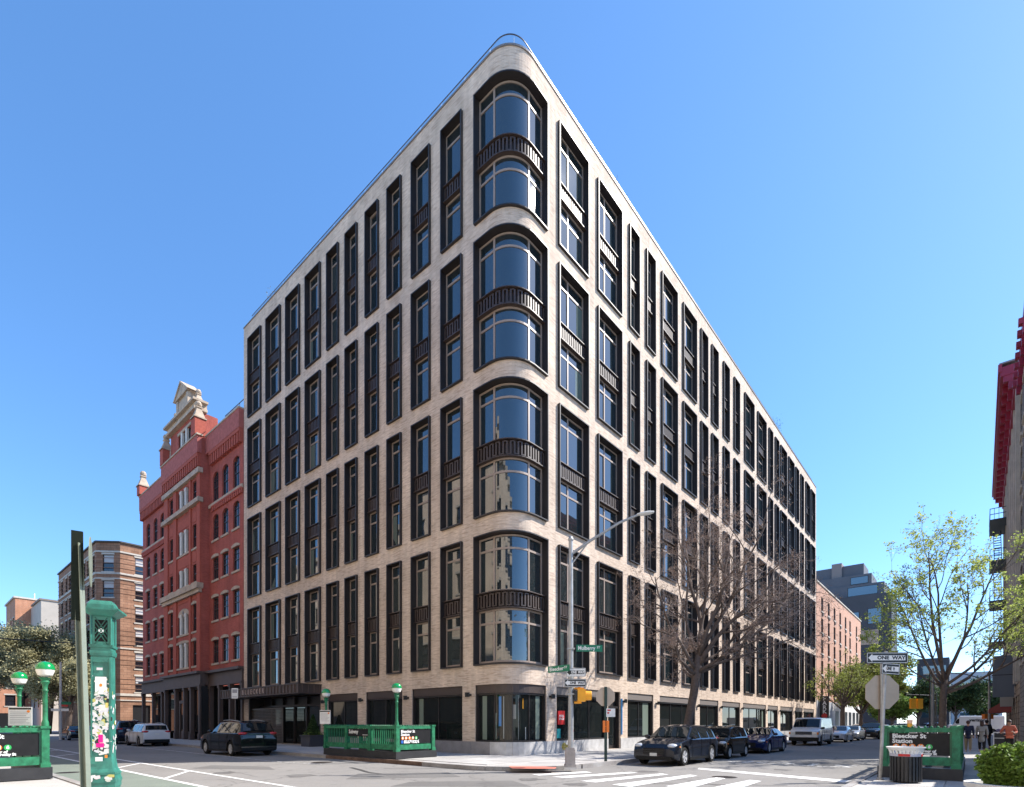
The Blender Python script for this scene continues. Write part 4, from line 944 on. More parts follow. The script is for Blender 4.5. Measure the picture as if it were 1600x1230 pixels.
dbk = simple_block('dark_brick_building', 'dark brown brick building beyond the tan stone building on the right', RO + rd * 25.8 - rn * 1.2, angx(rd), 30, 8, 19, brick('dark_brown_brick', (.14, .085, .065), (.11, .065, .05), (.12, .09, .075)), [(x, z, 1.3, 2.1) for x in [2 + 3.3 * k for k in range(9)] for z in (5, 8.6, 12.2, 15.6)], M_greystone)
for k in range(7): MB().box(1 + 4.1 * k, 4.2 + 4.1 * k, .0, .06, .3, 3.6).build('shop_window', M_black, dbk)
bx = thing('blade_sign', 'blank grey box sign jutting from the tan stone building above the pavement', 'sign', RO + rd * 5.5, angx(rd))
MB().box(-.2, .2, .1, 1.25, 3.6, 6.6).build('panel', mat('grey_blue_panel', (.13, .15, .175), .6), bx); m = MB(); m.bar((0, 0, 6.4), (0, .2, 6.4), .06, .06); m.bar((0, 0, 3.8), (0, .2, 3.8), .06, .06); m.bar((0, 0, 5.2), (0, 1.3, 5.2), .42, .05); m.build('bracket', M_black, bx)
aw = thing('shop_awning', 'faded red shop awning low on the tan stone building', 'awning', RO + rd * 13, angx(rd))
m = MB(); m.prism([(0, 2.55), (3.2, 2.55), (3.2, 2.85), (0, 2.85)], 1.38, 1.4); m.face([(0, 0, 3.9), (3.2, 0, 3.9), (3.2, 1.4, 2.85), (0, 1.4, 2.85)]); m.face([(0, 0, 3.9), (0, 1.4, 2.85), (0, 1.4, 2.55), (0, 0, 2.6)]); m.face([(3.2, 0, 3.9), (3.2, 1.4, 2.85), (3.2, 1.4, 2.55), (3.2, 0, 2.6)])
m.build('canopy_cloth', mat('faded_red_cloth', (.36, .09, .07), .9), aw); MB().bar((0, 1.39, 2.54), (3.2, 1.39, 2.54), .04, .04).build('front_bar', M_alu, aw)
ac = thing('air_conditioner', 'boxy beige air conditioner mounted over the shop door', 'air conditioner', RO + rd * 9.5 + UP * 3.0, angx(rd)); MB().box(-.5, .5, .02, .75, 0, .8).build('casing', mat('beige_enamel', (.42, .39, .33), .6), ac)
m = MB(); [m.box(-.44, .44, .75, .765, .1 + .09 * k, .14 + .09 * k) for k in range(7)]; m.build('grille', M_greystone, ac)
# nearer, taller neighbour whose edge just shows, and the low corner shop outside the frame that shades the pavement
nb_ = thing('grey_stone_building', 'grey rusticated stone building with bracketed cornice cut by the right edge', 'building', RO - rd * 9.0, angx(rd)); NW = 8.9
m = MB(); hs = [(x - .6, x + .6, a, a + 2.3) for x in (1.6, 4.4, 7.2) for a in (5.4, 9, 12.6, 16.2, 19.4)]; wall(nb_, m, I4, NW, .1, 23.2, hs)
for x, x2 in ((0, 9.5), (NW, NW)): m.face([(x, 0, 0), (x2, -7.3, 0), (x2, -7.3, 23.2), (x, 0, 23.2)], 0, [(0, 0), (12, 0), (12, 26), (0, 26)])
m.build('wall', brick('grey_rusticated', (.27, .25, .23), (.22, .2, .185), (.12, .11, .10), w=.7, h=.3, mort=.03, bump=1.0), nb_); MB().face([(.05, -.1, 22.9), (NW, -.1, 22.9), (NW, -7.3, 22.9), (9.4, -7.3, 22.9)]).build('roof', M_greystone, nb_)
for x in (1.6, 4.4, 7.2):
    for a in (5.4, 9, 12.6, 16.2, 19.4): win(nb_, x, a, 1.2, 2.3, M_signblack, None, None, True, 'flat')
m = MB(); m.box(-.1, 8.85, 0, .2, 23.2, 23.7); [m.box(.2 + 1.15 * k, .55 + 1.15 * k, 0, .42, 22.6, 22.9) for k in range(7)]; [m.box(.2 + 1.15 * k, .5 + 1.15 * k, 0, .25, 22.1, 22.6) for k in range(7)]; m.build('cornice', M_mar, nb_)
lo = thing('corner_shop', 'low dark corner shop building at the right end of the pavement', 'building', Q(0, 18.9), angx(dR))
MB().box(0, 15.5, -11, 0, .1, 4.9).build('wall', M_tanstone, lo); MB().box(-.1, 15.6, -11, .15, 4.9, 5.2).build('coping', M_black, lo)
for k in range(4): MB().box(.8 + 3.7 * k, 3.9 + 3.7 * k, 0, .05, .5, 3.2).build('shop_window', M_shop, lo)

# ---------------------------------------------------------------- off-frame row seen in window reflections, made pale and tall to bounce sunlight
def row_house(b0, b1, h, mt, label, nm):
    t = thing(nm, label, 'building', Q(20.6, b0), angx(nR) ); w = b1 - b0     # local x along nR, local y = -nL side is towards the street
    m = MB(); Mx = Matrix.Identity(4)
    hs = [(x - .7, x + .7, z, z + 2.2) for x in [1.8 + 3.0 * k for k in range(int((w - 2) / 3) + 1)] for z in [5 + 3.6 * j for j in range(int((h - 6) / 3.6))]]
    fn = lambda u, off, z: Vector((u, off, z))
    grid_wall(m, fn, [0, w] + [q[0] for q in hs] + [q[1] for q in hs], [.1, h] + [q[2] for q in hs] + [q[3] for q in hs], hs, .25)
    for x in (0, w): m.face([(x, 0, .1), (x, -10, .1), (x, -10, h), (x, 0, h)], 0, [(0, 0), (10, 0), (10, h), (0, h)])
    m.build('wall', mt, t)
    for q in hs: win(t, (q[0] + q[1]) / 2, q[2], 1.4, 2.2, M_signblack, None, None, True, 'flat')
    MB().box(-.05, w + .05, -10, .4, h, h + .6).build('cornice', M_lime, t)

row_house(-62, -34, 25.0, M_pale1, 'out of view limestone row building, pale to bounce light, facing the red brick building across the wide street', 'limestone_row_building')
row_house(-33.9, -6, 28.5, M_pale2, 'out of view cream brick row building, pale to bounce light, facing the canopy across the wide street', 'cream_row_building')
row_house(-5.9, 27, 24.5, M_pale1, 'limestone building behind the camera mirrored in the rounded corner windows', 'limestone_row_building')
# ================================================================== STREET FURNITURE
# ---- subway entrances: local x along the stair, local y across it; the sign end stands at x = 0
def globe_lamp(t, x, y, z0, ztop):
    m = MB(); m.lathe([(.085, z0), (.085, z0 + .12), (.06, z0 + .2), (.055, ztop - .7), (.075, ztop - .66), (.055, ztop - .62), (.065, ztop - .5), (.11, ztop - .42), (.08, ztop - .38), (.14, ztop - .3)], (x, y, 0), 12)
    p = m.build('lamp_post', M_sgreen, t, True)
    m = MB(); m.lathe([(.05, ztop - .29), (.165, ztop - .23), (.205, ztop - .12), (.21, ztop - .06)], (x, y, 0), 18); m.build('white_globe', mat('milk_glass', (.72, .71, .66), .3), p, True)
    m = MB(); m.lathe([(.218, ztop - .075), (.222, ztop - .05), (.198, ztop + .05), (.135, ztop + .12), (.02, ztop + .155), (.0, ztop + .155)], (x, y, 0), 18); m.build('green_dome', mat('green_globe', (.0, .24, .06), .2, coat=.6), p, True)
M_signface = mat('subway_sign_black', (.012, .012, .013), .5, 0, .25, noise=.3, nscale=6)
def bullet(t, ch, colr, p, r, X, N):
    m = MB(); m.lathe([(.0, .004), (r, .004), (r, 0)], M=frame(X, N, p), n=20); m.build('route_bullet', colr, t)
    text('letter', ch, M_white, t, r * 1.55, frame(X, N, Vector(p) + Vector(N) * .006), .008)
def entrance(name, label, loc, rz, L, W, lamps, sub_side, sgn_lines):
    t = thing(name, label, 'subway entrance', loc, rz); z0, z1 = .32, 1.42
    m = MB(); b = .14
    m.box(-b, L, -b, b, 0, z0); m.box(-b, L, W - b, W + b, 0, z0); m.box(-b, b, b, W - b, 0, z0); m.build('plinth', M_blackstone, t)
    m = MB(); m.box(.2, L - .1, .16, W - .16, .002, .01); m.build('stair_dark_sheet', M_dark, t)  # flat near-black sheet stands in for the shade down the stairs
    pm = MB(); pm.box(-.085, .085, -.085, .085, z0, z1 + .02); pm.box(-.11, .11, -.11, .11, z0, z0 + .12); pm.box(-.11, .11, -.11, .11, z1 - .02, z1 + .05); pd = pm.data('post', M_sgreen)
    n = max(2, round(L / 1.75))
    posts = [(0, 0), (0, W)] + [(L * k / n, y) for k in range(1, n + 1) for y in (0, W)]
    for x, y in posts: put('post', pd, t, (x, y, 0))
    m = MB()
    for y in (0, W):
        m.box(.085, L, y - .06, y + .06, z1 - .12, z1); m.box(.085, L, y - .05, y + .05, z0 + .07, z0 + .30)
    m.box(-.06, .06, .085, W - .085, z1 - .12, z1); m.box(-.05, .05, .085, W - .085, z0 + .07, z0 + .30); m.build('rail', M_sgreen, t)
    m = MB()                                                                       # little cast spikes along the rail
    for y in (0, W):
        k = int(L / .14)
        for i in range(k): x = .1 + i * .14; m.lathe([(.026, z1), (.04, z1 + .02), (.02, z1 + .045), (.0, z1 + .06)], (x, y, 0), 5)
    for i in range(int(W / .14)): m.lathe([(.026, z1), (.04, z1 + .02), (.02, z1 + .045), (.0, z1 + .06)], (0, .1 + i * .14, 0), 5)
    m.build('cresting', M_sgreen, t)
    bm = MB().box(-.014, .014, -.014, .014, z0 + .3, z1 - .12).data('baluster', M_sgreen)
    for y in (0, W):
        k = int(L / .15)
        for i in range(k):
            x = .12 + i * .15
            if any(abs(x - px) < .1 for px, py in posts): continue
            put('baluster', bm, t, (x, y, 0))
    sp = MB(); sp.box(-.03, .03, .13, W - .13, z0 + .34, z1 - .15); s = sp.build('sign_panel', M_signface, t)
    fr_ = MB(); fr_.box(-.045, .045, .085, .13, z0 + .3, z1 - .12); fr_.box(-.045, .045, W - .13, W - .085, z0 + .3, z1 - .12); fr_.build('sign_frame', M_sgreen_d, t)
    X, N = (0, -1, 0), (-1, 0, 0); h = z1 - .15 - (z0 + .34); top = z1 - .15; l = W - .2
    def tx(sz, z, body, off=0, sx=1.0): text('lettering', body, M_white, s, sz, frame(X, N, (-.034, l - off, z)), .006, .001, 'LEFT', sx)
    tx(.165, top - .085, sgn_lines[0]); tx(.165, top - .225, sgn_lines[1])
    rt = sgn_lines[2]
    for i, (c, col_) in enumerate(rt): bullet(s, c, col_, (-.033, l - .09 - .185 * i, top - .375), .076, X, N)
    tx(.095, top - .495, sgn_lines[3], .16); tx(.095, top - .565, sgn_lines[4], .16)
    m = MB(); m.box(-.036, -.031, l - .12, l - .01, top - .60, top - .47); m.build('blue_symbol', mat('sign_blue', (.02, .12, .45), .4), s)
    if sub_side is not None:
        y = 0 if sub_side < 0 else W; x0, x1 = L / n + .1, 2 * L / n - .1
        m = MB(); m.box(x0, x1, y - .03, y + .03, z1 - .48, z1 - .14); s2 = m.build('subway_board', M_signface, t)
        Xs = (-1, 0, 0) if sub_side > 0 else (1, 0, 0); Ns = (0, sub_side, 0)
        text('lettering', 'Subway', M_white, s2, .25, frame(Xs, Ns, (x1 - .08 if sub_side > 0 else x0 + .08, y + .035 * sub_side, z1 - .27)), .006, .001, 'LEFT')
        m = MB(); m.box(x0 + .1, x0 + .5, y + .03 * sub_side, y + .034 * sub_side, z1 - .42, z1 - .40); m.build('white_arrow', M_white, s2)
    for x, y in lamps: globe_lamp(t, x, y, z1 + .02, 3.12)
    return t
O_, G_ = mat('bullet_orange', (.82, .22, .02), .4), mat('bullet_green', (.02, .36, .08), .4)
rts = [('B', O_), ('D', O_), ('F', O_), ('M', O_), ('6', G_)]
body = ('Bleecker St', 'Station', rts, 'Also at NE corner of', 'Bleecker & Crosby St')
e1 = Vector((-4.95, 22.95, .15))
# local y for AL is nL (towards the road); the road-side rail is y = W
ent1 = entrance('subway_entrance', 'green railed subway entrance with two globe lamps in front of the cream building', e1 - nL * 2.0, AL, 5.7, 2.0, [(0.0, 2.0), (5.7, 2.0)], 1, body)
ent2 = entrance('subway_entrance', 'green subway entrance cut by the left edge with two globe lamps on its railing', Vector((-13.06, 14.95, .15)), AL, 5.2, 1.8, [(0, 0), (4.6, 0)], None, ('Bleecker St', 'Station', rts, 'Also at corner of', 'Bleecker & Crosby St'))
ent3 = entrance('subway_entrance', 'dark green subway entrance behind the litter bin on the right pavement', Vector((11.55, 16.75, .15)) - nR * .0, angx(dR), 7.0, 1.6, [], None, body)
ent3.location = Q(-0.1 + .55, 14.35 + 1.65, .15); 
# service notices strapped to the lamp posts
def notice(p, facing, label, w=.62, h=.68):
    X = Vector((0, 0, 1)).cross(Vector(facing)).normalized(); t = thing('service_notice', label, 'notice', p); N = Vector(facing).normalized()
    m = MB(); R = frame(X, N, (0, 0, 0))
    m.box(-w / 2, w / 2, -h / 2, h / 2, -.01, .01, 0, R); m.build('board', M_white, t)
    m = MB(); m.box(-w / 2 + .02, w / 2 - .02, h / 2 - .09, h / 2 - .03, .011, .014, 0, R); m.build('black_header', M_signblack, t)
    m = MB()
    for k in range(7): m.box(-w / 2 + .05, w / 2 - .06 - .05 * (k % 3), h / 2 - .18 - .06 * k, h / 2 - .165 - .06 * k, .011, .013, 0, R)
    m.build('printed_lines', mat('print_grey', (.28, .28, .30), .6), t)
    m = MB(); m.lathe([(0, .014), (.045, .014), (.045, 0)], M=R @ T(w / 2 - .1, h / 2 - .15, 0), n=12); m.build('orange_dot', O_, t)
notice(ent2.location + dL * 4.45 + nR * .02 + nL * .0 + UP * 1.78 + Vector((.1, -.1, 0)), Vector((.25, -1, 0)), 'white service notice on the lamp post of the left subway entrance', .66, .62)
notice(ent1.location + dL * 5.55 + nL * 2.14 + UP * 1.85, nL + nR * .4, 'white service notice on the far lamp post of the middle subway entrance')

# ---- fire alarm pillar covered in stickers, close to the camera
K = Vector((-4.97, 6.5, .15)); kp = thing('fire_alarm_pillar', 'tall teal green cast iron alarm pillar plastered with torn stickers', 'alarm pillar', K, radians(24)); kp.scale = (.60, .60, 1)
M_teal = mat('teal_enamel', (.03, .175, .135), .45, 0, .5, noise=.35, nscale=5, bump=.08)
m = MB()
def sq(m, r0, r1, z0, z1):      # square frustum
    v = []
    for r, z in ((r0, z0), (r1, z1)): v += [(-r, -r, z), (r, -r, z), (r, r, z), (-r, r, z)]
    b = len(m.v); m.v += v
    for i in range(4): j = (i + 1) % 4; m.f.append((b + i, b + j, b + 4 + j, b + 4 + i)); m.m.append(0); m.uv.append(None)
    m.f.append((b + 3, b + 2, b + 1, b)); m.m.append(0); m.uv.append(None); m.f.append((b + 4, b + 5, b + 6, b + 7)); m.m.append(0); m.uv.append(None)
sq(m, .245, .235, 0, .85); sq(m, .25, .25, .78, .84); sq(m, .262, .262, .84, .875); sq(m, .255, .235, .875, .93); sq(m, .25, .25, .93, .96); sq(m, .235, .205, .96, 1.0); sq(m, .2, .172, 1.0, 1.14); m.build('plinth', M_teal, kp)
m = MB(); sq(m, .172, .160, 1.14, 2.36); m.build('shaft', M_teal, kp)
m = MB()
for q in (-1, 1):
    m.box(q * .15 - .014, q * .15 + .014, -.185, -.165, 1.16, 2.34)
m.box(-.15, .15, -.178, -.16, 2.28, 2.34); sq(m, .175, .185, 2.36, 2.39); sq(m, .185, .185, 2.39, 2.42); sq(m, .17, .17, 2.42, 2.46); sq(m, .19, .20, 2.46, 2.49); m.build('moulding', M_teal, kp)
m = MB(); sq(m, .15, .15, 2.49, 2.84)
for x in (-1, 1):
    for y in (-1, 1): m.cyl((x * .165, y * .165, 2.47), (x * .165, y * .165, 2.84), .016, n=8)
m.build('lantern', M_teal, kp)
m = MB()
for k in range(-3, 4): m.bar((-.1, -.152, 2.66 + k * .06 - .1), (.1, -.152, 2.66 + k * .06 + .1), .014, .012, up=(0, 1, 0)) if abs(k) < 2 else None; m.bar((-.1, -.152, 2.66 + k * .06 + .1), (.1, -.152, 2.66 + k * .06 - .1), .014, .012, up=(0, 1, 0)) if abs(k) < 2 else None
m.build('lattice', mat('teal_dark', (.008, .09, .065), .5), kp); MB().box(-.105, .105, -.151, -.150, 2.53, 2.79).build('grille_backing', M_dark, kp)
m = MB(); sq(m, .20, .32, 2.84, 2.90); sq(m, .325, .325, 2.90, 2.92); sq(m, .225, .215, 2.92, 2.97); sq(m, .21, .17, 2.97, 3.02); m.build('cap', M_teal, kp)
random.seed(11); STK = [(.74, .73, .70), (.66, .66, .62), (.55, .58, .50), (.03, .03, .03), (.74, .73, .70), (.45, .52, .42), (.70, .62, .62), (.60, .60, .64), (.50, .48, .14), (.72, .70, .66)]
def sticker(x, z, w, h, c, rot=0.0, lift=0.0, face=0):
    y = -(.166 + (2.36 - z) / 1.22 * .012 + .004 + lift) if z > 1.14 else (-.2505 - lift if z > .93 else -.246 - lift)
    if .84 < z <= .93: y = -.2645 - lift
    m = MB(); n = 7; pts = []
    for k in range(n):                                  # torn, uneven outline
        a = 2 * pi * k / n + random.uniform(-.2, .2); sx, sz = cos(a), sin(a); q = max(abs(sx), abs(sz)); j = random.uniform(.85, 1.05)
        pts.append((sx / q * w / 2 * j, sz / q * h / 2 * j))
    r = Matrix.Rotation(rot, 2); M2 = (T(x, y, z) if not face else Matrix.Rotation(pi / 2 * face, 4, 'Z') @ T(x, y, z))
    m.prism([tuple(r @ Vector(p)) for p in pts], -.0012, .0, 0, M2)
    m.build('sticker', mat('sticker_%d_%d_%d' % tuple(int(v * 99) for v in c), c, .6, noise=.12, nscale=20), kp)
def clean(x, z, w, h, c, lift=.002):
    y = -(.166 + (2.36 - z) / 1.22 * .012 + .004 + lift); m = MB().box(x - w / 2, x + w / 2, y - .001, y, z - h / 2, z + h / 2); return m.build('sticker', mat('sticker_flat_%d_%d_%d' % tuple(int(v * 99) for v in c), c, .5), kp), y
for k in range(120):
    z = random.uniform(1.18, 1.97); sticker(random.uniform(-.135, .135), z, random.uniform(.03, .13), random.uniform(.015, .06), random.choice(STK), random.uniform(-.5, .5), k * .00003)
for k in range(26): sticker(random.uniform(-.15, .15), random.uniform(1.17, 2.25), random.uniform(.015, .05), random.uniform(.01, .04), random.choice(STK), random.uniform(-.6, .6), .002)
for k in range(22): z = random.choice([random.uniform(.5, .76), random.uniform(.88, .92)]); sticker(random.uniform(-.2, .2), z, random.uniform(.05, .15), random.uniform(.03, .07), random.choice(STK), random.uniform(-.15, .15), k * .00004)
for k in range(34): sticker(random.uniform(-.13, .13), random.uniform(1.2, 1.95), random.uniform(.02, .07), random.uniform(.02, .06), random.choice(STK), random.uniform(-.5, .5), .001 + k * .00003, 1)
o, y = clean(.0, 2.0, .185, .21, (.80, .80, .80)); m = MB(); m.lathe([(0, .002), (.026, .002), (.026, 0)], M=T(0, y - .001, 2.005) @ Matrix.Rotation(pi / 2, 4, 'X') @ Matrix.Diagonal((1, .75, 1, 1)), n=14); m.build('orange_spot', O_, o)
o, y = clean(-.02, 1.845, .12, .05, (.68, .66, .64), .004); text('lettering', 'VSPU', M_signblack, o, .05, frame((1, 0, 0), (0, -1, 0), (-.02, y - .002, 1.845)), .001, .0003)
clean(.0, 1.365, .075, .095, (.78, .0, .25), .006); clean(-.01, 1.285, .13, .05, (.78, .0, .25), .006); clean(-.02, 1.06 + .06, .12, .05, (.8, .8, .8), .035); clean(.10, 1.765, .05, .06, (.62, .55, .16), .004); clean(-.02, 2.2, .1, .03, (.6, .6, .62), .003); clean(.09, 1.15, .045, .035, (.85, .25, .03), .008)
clean(-.0, 2.66, .09, .05, (.72, .72, .72), -.012)

# ---- leaning green sign post seen almost edge on
pp = thing('leaning_sign_post', 'tall grey green channel post with a dark sign seen edge on beside the alarm pillar', 'sign post', Vector((-4.62, 5.85, .15)))
M_pg = mat('weathered_green_steel', (.20, .235, .19), .55, .2, noise=.15, nscale=3); tp = Vector((-4.735, 5.85, 3.66)) - pp.location
m = MB(); d = (tp - Vector((0, 0, 0))).normalized()
m.bar((0, 0, 0), tp, .03, .06, up=(1, 0, 0)); m.bar(Vector((-.03, -.03, 0)), tp + Vector((-.03, -.03, 0)), .05, .008, up=(1, 0, 0)); m.bar(Vector((.03, -.03, 0)), tp + Vector((.03, -.03, 0)), .05, .008, up=(1, 0, 0)); m.build('post', M_pg, pp)
Ms = frame((-.62, 1, 0), (-1, -.62, 0), tp + Vector((.0, -.03, -.42))) 
m = MB(); m.box(-.02, .02, -.55, .42, -.05, .05, 0, Ms); m.build('dark_sign_back', mat('very_dark_green', (.010, .016, .012), .8, 0, .15), pp)
m = MB(); n = 16; r = .24
M5 = frame((-.70, 1, 0), (1, .70, 0), tp + Vector((.075, .06, -.18)))
m.face([M5 @ Vector((r * cos(2 * pi * k / n), r * 1.15 * sin(2 * pi * k / n), .004)) for k in range(n)]); m.face([M5 @ Vector((r * cos(-2 * pi * k / n), r * 1.15 * sin(-2 * pi * k / n), -.004)) for k in range(n)])
for k in range(n): a, b = 2 * pi * k / n, 2 * pi * (k + 1) / n; m.face([M5 @ Vector((r * cos(q), r * 1.15 * sin(q), w)) for q, w in ((a, -.004), (b, -.004), (b, .004), (a, .004))])
m.build('round_sign_plate', M_pg, pp)

# ---- signal and lamp pole at the corner
def oneway(t, c, X, N, w, h, white, wob=0):      # arrow points to the reader's left
    R = frame(X, N, c); bgm, fg = (M_white, M_signblack) if white else (M_signblack, M_white)
    m = MB(); m.box(-w / 2, w / 2, -h / 2, h / 2, -.006, 0, 0, R); p = m.build('sign_plate', bgm, t)
    m = MB(); e = .012; f = h * .045
    for a in ((-w / 2 + f, w / 2 - f, h / 2 - f - e, h / 2 - f), (-w / 2 + f, w / 2 - f, -h / 2 + f, -h / 2 + f + e), (-w / 2 + f, -w / 2 + f + e, -h / 2 + f, h / 2 - f), (w / 2 - f - e, w / 2 - f, -h / 2 + f, h / 2 - f)): m.box(a[0], a[1], a[2], a[3], .0005, .0015, 0, R)
    m.build('sign_border', fg if not white else M_signblack, p)
    a = h * .36; m = MB()
    poly = [(-w * .46, 0), (-w * .46 + a * 1.0, a), (-w * .46 + a * 1.0, a * .62), (w * .43, a * .62), (w * .43, -a * .62), (-w * .46 + a * 1.0, -a * .62), (-w * .46 + a * 1.0, -a)]
    m.face([R @ Vector((x, y, .002)) for x, y in poly]); ar = m.build('arrow', M_white if not white else M_signblack, p)
    text('lettering', 'ONE  WAY', M_signblack if not white else M_white, ar, h * .44, R @ T(w * .09, 0, .004), .006, .0006, 'CENTER', .92 * w / h / 3.0)
sp = thing('signal_pole', 'tall galvanised corner pole with a long lamp arm', 'street lamp', Vector((2.08, 18.9, .15)))
m = MB(); m.tube([(0, 0, 0), (0, 0, 8.0)], [.105, .075], 12); m.lathe([(.09, 8.0), (.1, 8.05), (.05, 8.15), (0, 8.18)], (0, 0, 0), 12); m.build('pole', M_alu, sp, True)
m = MB(); m.box(-.22, .17, -.20, .20, 0, .1); m.box(-.19, .14, -.17, .17, .1, .62); m.box(-.17, .12, -.15, .15, .62, .68); m.build('base_box', mat('base_paint', (.30, .27, .25), .6, .1, noise=.2), sp)
ang = [(0.05, 0, 7.55), (.7, -.03, 8.0), (1.7, -.1, 8.6), (2.35, -.15, 8.86)]
m = MB(); m.tube(ang, [.055, .05, .045, .04], 10); m.tube([(.05, 0, 7.2), (.55, -.03, 7.85)], [.03, .03], 6); m.build('lamp_arm', M_alu, sp, True)
m = MB(); m.lathe([(0, 0), (.06, .02), (.12, .2), (.13, .45), (.07, .62), (0, .64)], M=T(2.28, -.15, 8.86) @ Matrix.Rotation(pi / 2 - .15, 4, 'Y') @ Matrix.Diagonal((.5, 1, 1, 1)), n=12); m.build('lamp_head', mat('lamp_grey', (.52, .52, .51), .5), sp, True)
m = MB(); m.box(-.13, .13, -.13, .13, 4.15, 4.2); m.box(-.12, .12, -.12, .12, 2.55, 2.6); m.build('bracket', M_alu, sp)
for k in range(3): MB().box(.085, .10, -.04, .02, .55 + .35 * k, .60 + .35 * k).build('red_sticker', M_red_enamel, sp)
def street_sign(p, X, N, body_, label, w, h, sx):
    t = thing('street_sign', label, 'street sign', p); R = frame(X, N, (0, 0, 0))
    m = MB(); m.box(-w / 2, w / 2, -h / 2, h / 2, -.012, .0, 0, R); pl = m.build('plate', M_signgreen, t)
    text('lettering', body_, M_white, pl, h * .82, R @ T(-w / 2 + .05, 0, .002), .004, .0008, 'LEFT', sx)
    text('lettering', 'ST', M_white, pl, h * .45, R @ T(w / 2 - .14, h * .12, .002), .002, .0008, 'CENTER', 1)
street_sign(sp.location + Vector((.64, -.13, 4.18)), (1, .06, 0), (.06, -1, 0), 'Mulberry', 'green street sign reading Mulberry St on the corner pole', .92, .24, .84)
street_sign(sp.location + Vector((-.44, -.12, 3.46)), (.9, -.42, .06), (-.42, -.9, 0), 'Bleecker', 'green street sign reading Bleecker St on the corner pole', .80, .23, .80)
t = thing('one_way_sign', 'white one way sign with black arrow upper of the two on the corner pole', 'traffic sign', sp.location + Vector((.16, -.16, 3.33))); oneway(t, (0, 0, 0), (1, -.06, 0), (-.06, -1, 0), .68, .30, True)
t = thing('one_way_sign', 'black one way sign with white arrow lower of the two on the corner pole', 'traffic sign', sp.location + Vector((.14, -.15, 2.96))); oneway(t, (0, 0, 0), (1, .05, 0), (.05, -1, 0), .78, .29, False)
sg = thing('pedestrian_signal', 'yellow signal head seen from the side on the corner pole', 'traffic signal', sp.location + Vector((.12, -.02, 2.5)), radians(0))
m = MB(); m.box(.10, .38, -.19, .17, -.19, .24); m.build('housing', M_yellow, sg)
m = MB(); m.box(0, .34, -.05, .05, .24, .30); m.box(0, .25, -.05, .05, -.26, -.19); m.box(.12, .22, -.03, .03, .3, .38); m.build('bracket', M_yellow, sg)
m = MB(); m.lathe([(.17, 0), (.165, .2), (.16, .22), (.15, .2), (.15, 0), (0, 0)], M=T(.38, 0, .02) @ Matrix.Rotation(pi / 2, 4, 'Y'), n=18); m.build('visor', M_yellow, sg)
m = MB(); m.box(-.01, .10, -.15, .12, -.15, .2); m.build('backplate', M_black, sg)

# ---- stop signs seen from behind
def octagon(R, r, t=.006):
    m = MB(); v = [(r * cos(pi / 8 + pi / 4 * k), r * sin(pi / 8 + pi / 4 * k)) for k in range(8)]
    m.face([R @ Vector((x, y, 0)) for x, y in v]); m.face([R @ Vector((x, y, -t)) for x, y in reversed(v)])
    for k in range(8): a, b = v[k], v[(k + 1) % 8]; m.face([R @ Vector((a[0], a[1], -t)), R @ Vector((b[0], b[1], -t)), R @ Vector((b[0], b[1], 0)), R @ Vector((a[0], a[1], 0))])
    return m
st1 = thing('stop_sign', 'back of a stop sign on a dark green post beside the signal pole', 'traffic sign', Vector((3.79, 21.65, .15)))
m = MB(); m.box(-.055, .055, -.05, -.04, 0, 3.02); m.box(-.055, -.035, -.04, .0, 0, 3.02); m.box(.035, .055, -.04, .0, 0, 3.02); m.build('post', M_postgreen, st1)
octagon(frame((1, 0, 0), (0, -1, 0), (0, .012, 2.62)), .41).build('sign_plate', M_signback, st1); octagon(frame((-1, 0, 0), (0, 1, 0), (0, .019, 2.62)), .41, .001).build('red_face', M_red_enamel, st1)
m = MB(); m.box(.02, .38, -.06, -.052, 1.80, 2.14); q = m.build('parking_notice', M_white, st1); m = MB(); m.box(.06, .2, -.0625, -.06, 2.04, 2.1); m.box(.06, .14, -.0625, -.06, 1.93, 2.0); m.build('red_print', M_red_enamel, q)
m = MB(); m.box(-.12, -.02, -.10, -.05, 1.18, 1.65); m.box(.02, .13, -.10, -.05, 1.18, 1.65); m.box(-.12, .13, -.051, -.0505, 1.4, 1.44); m.build('orange_collar', M_orangep, st1)
st2 = thing('sign_post', 'leaning galvanised pole carrying one way signs by the litter bin', 'sign post', Vector((10.02, 14.55, .15)))
top = Vector((.16, 0, 3.5)); m = MB(); m.tube([(0, 0, 0), top], [.045, .045], 10); m.lathe([(.09, 0), (.09, .04), (.05, .06)], (0, 0, 0), 10); m.build('pole', M_alu, st2, True)
o = thing('one_way_sign', 'long black one way sign at the top of the leaning pole', 'traffic sign', st2.location + Vector((.16, -.06, 3.32))); oneway(o, (0, 0, 0), (1, .0, 0), (0, -1, 0), 1.13, .30, False)
o = thing('one_way_sign', 'small crooked one way sign under the long one on the leaning pole', 'traffic sign', st2.location + Vector((.24, -.075, 3.02))); oneway(o, (0, 0, 0), (1, .02, -.07), (.1, -1, 0), .5, .30, False)
st3 = thing('stop_sign', 'large pale back of a stop sign on the second pole by the litter bin', 'traffic sign', Vector((10.75, 15.5, .15)))
m = MB(); m.tube([(0, 0, 0), (-.02, 0, 3.3)], [.05, .05], 10); m.lathe([(.09, 0), (.09, .04), (.05, .06)], (0, 0, 0), 10); m.build('pole', M_alu, st3, True)
octagon(frame((1, 0, 0), (0, -1, 0), (.03, .06, 2.45)), .53).build('sign_plate', M_signback, st3); octagon(frame((-1, 0, 0), (0, 1, 0), (.03, .067, 2.45)), .53, .001).build('red_face', M_red_enamel, st3)

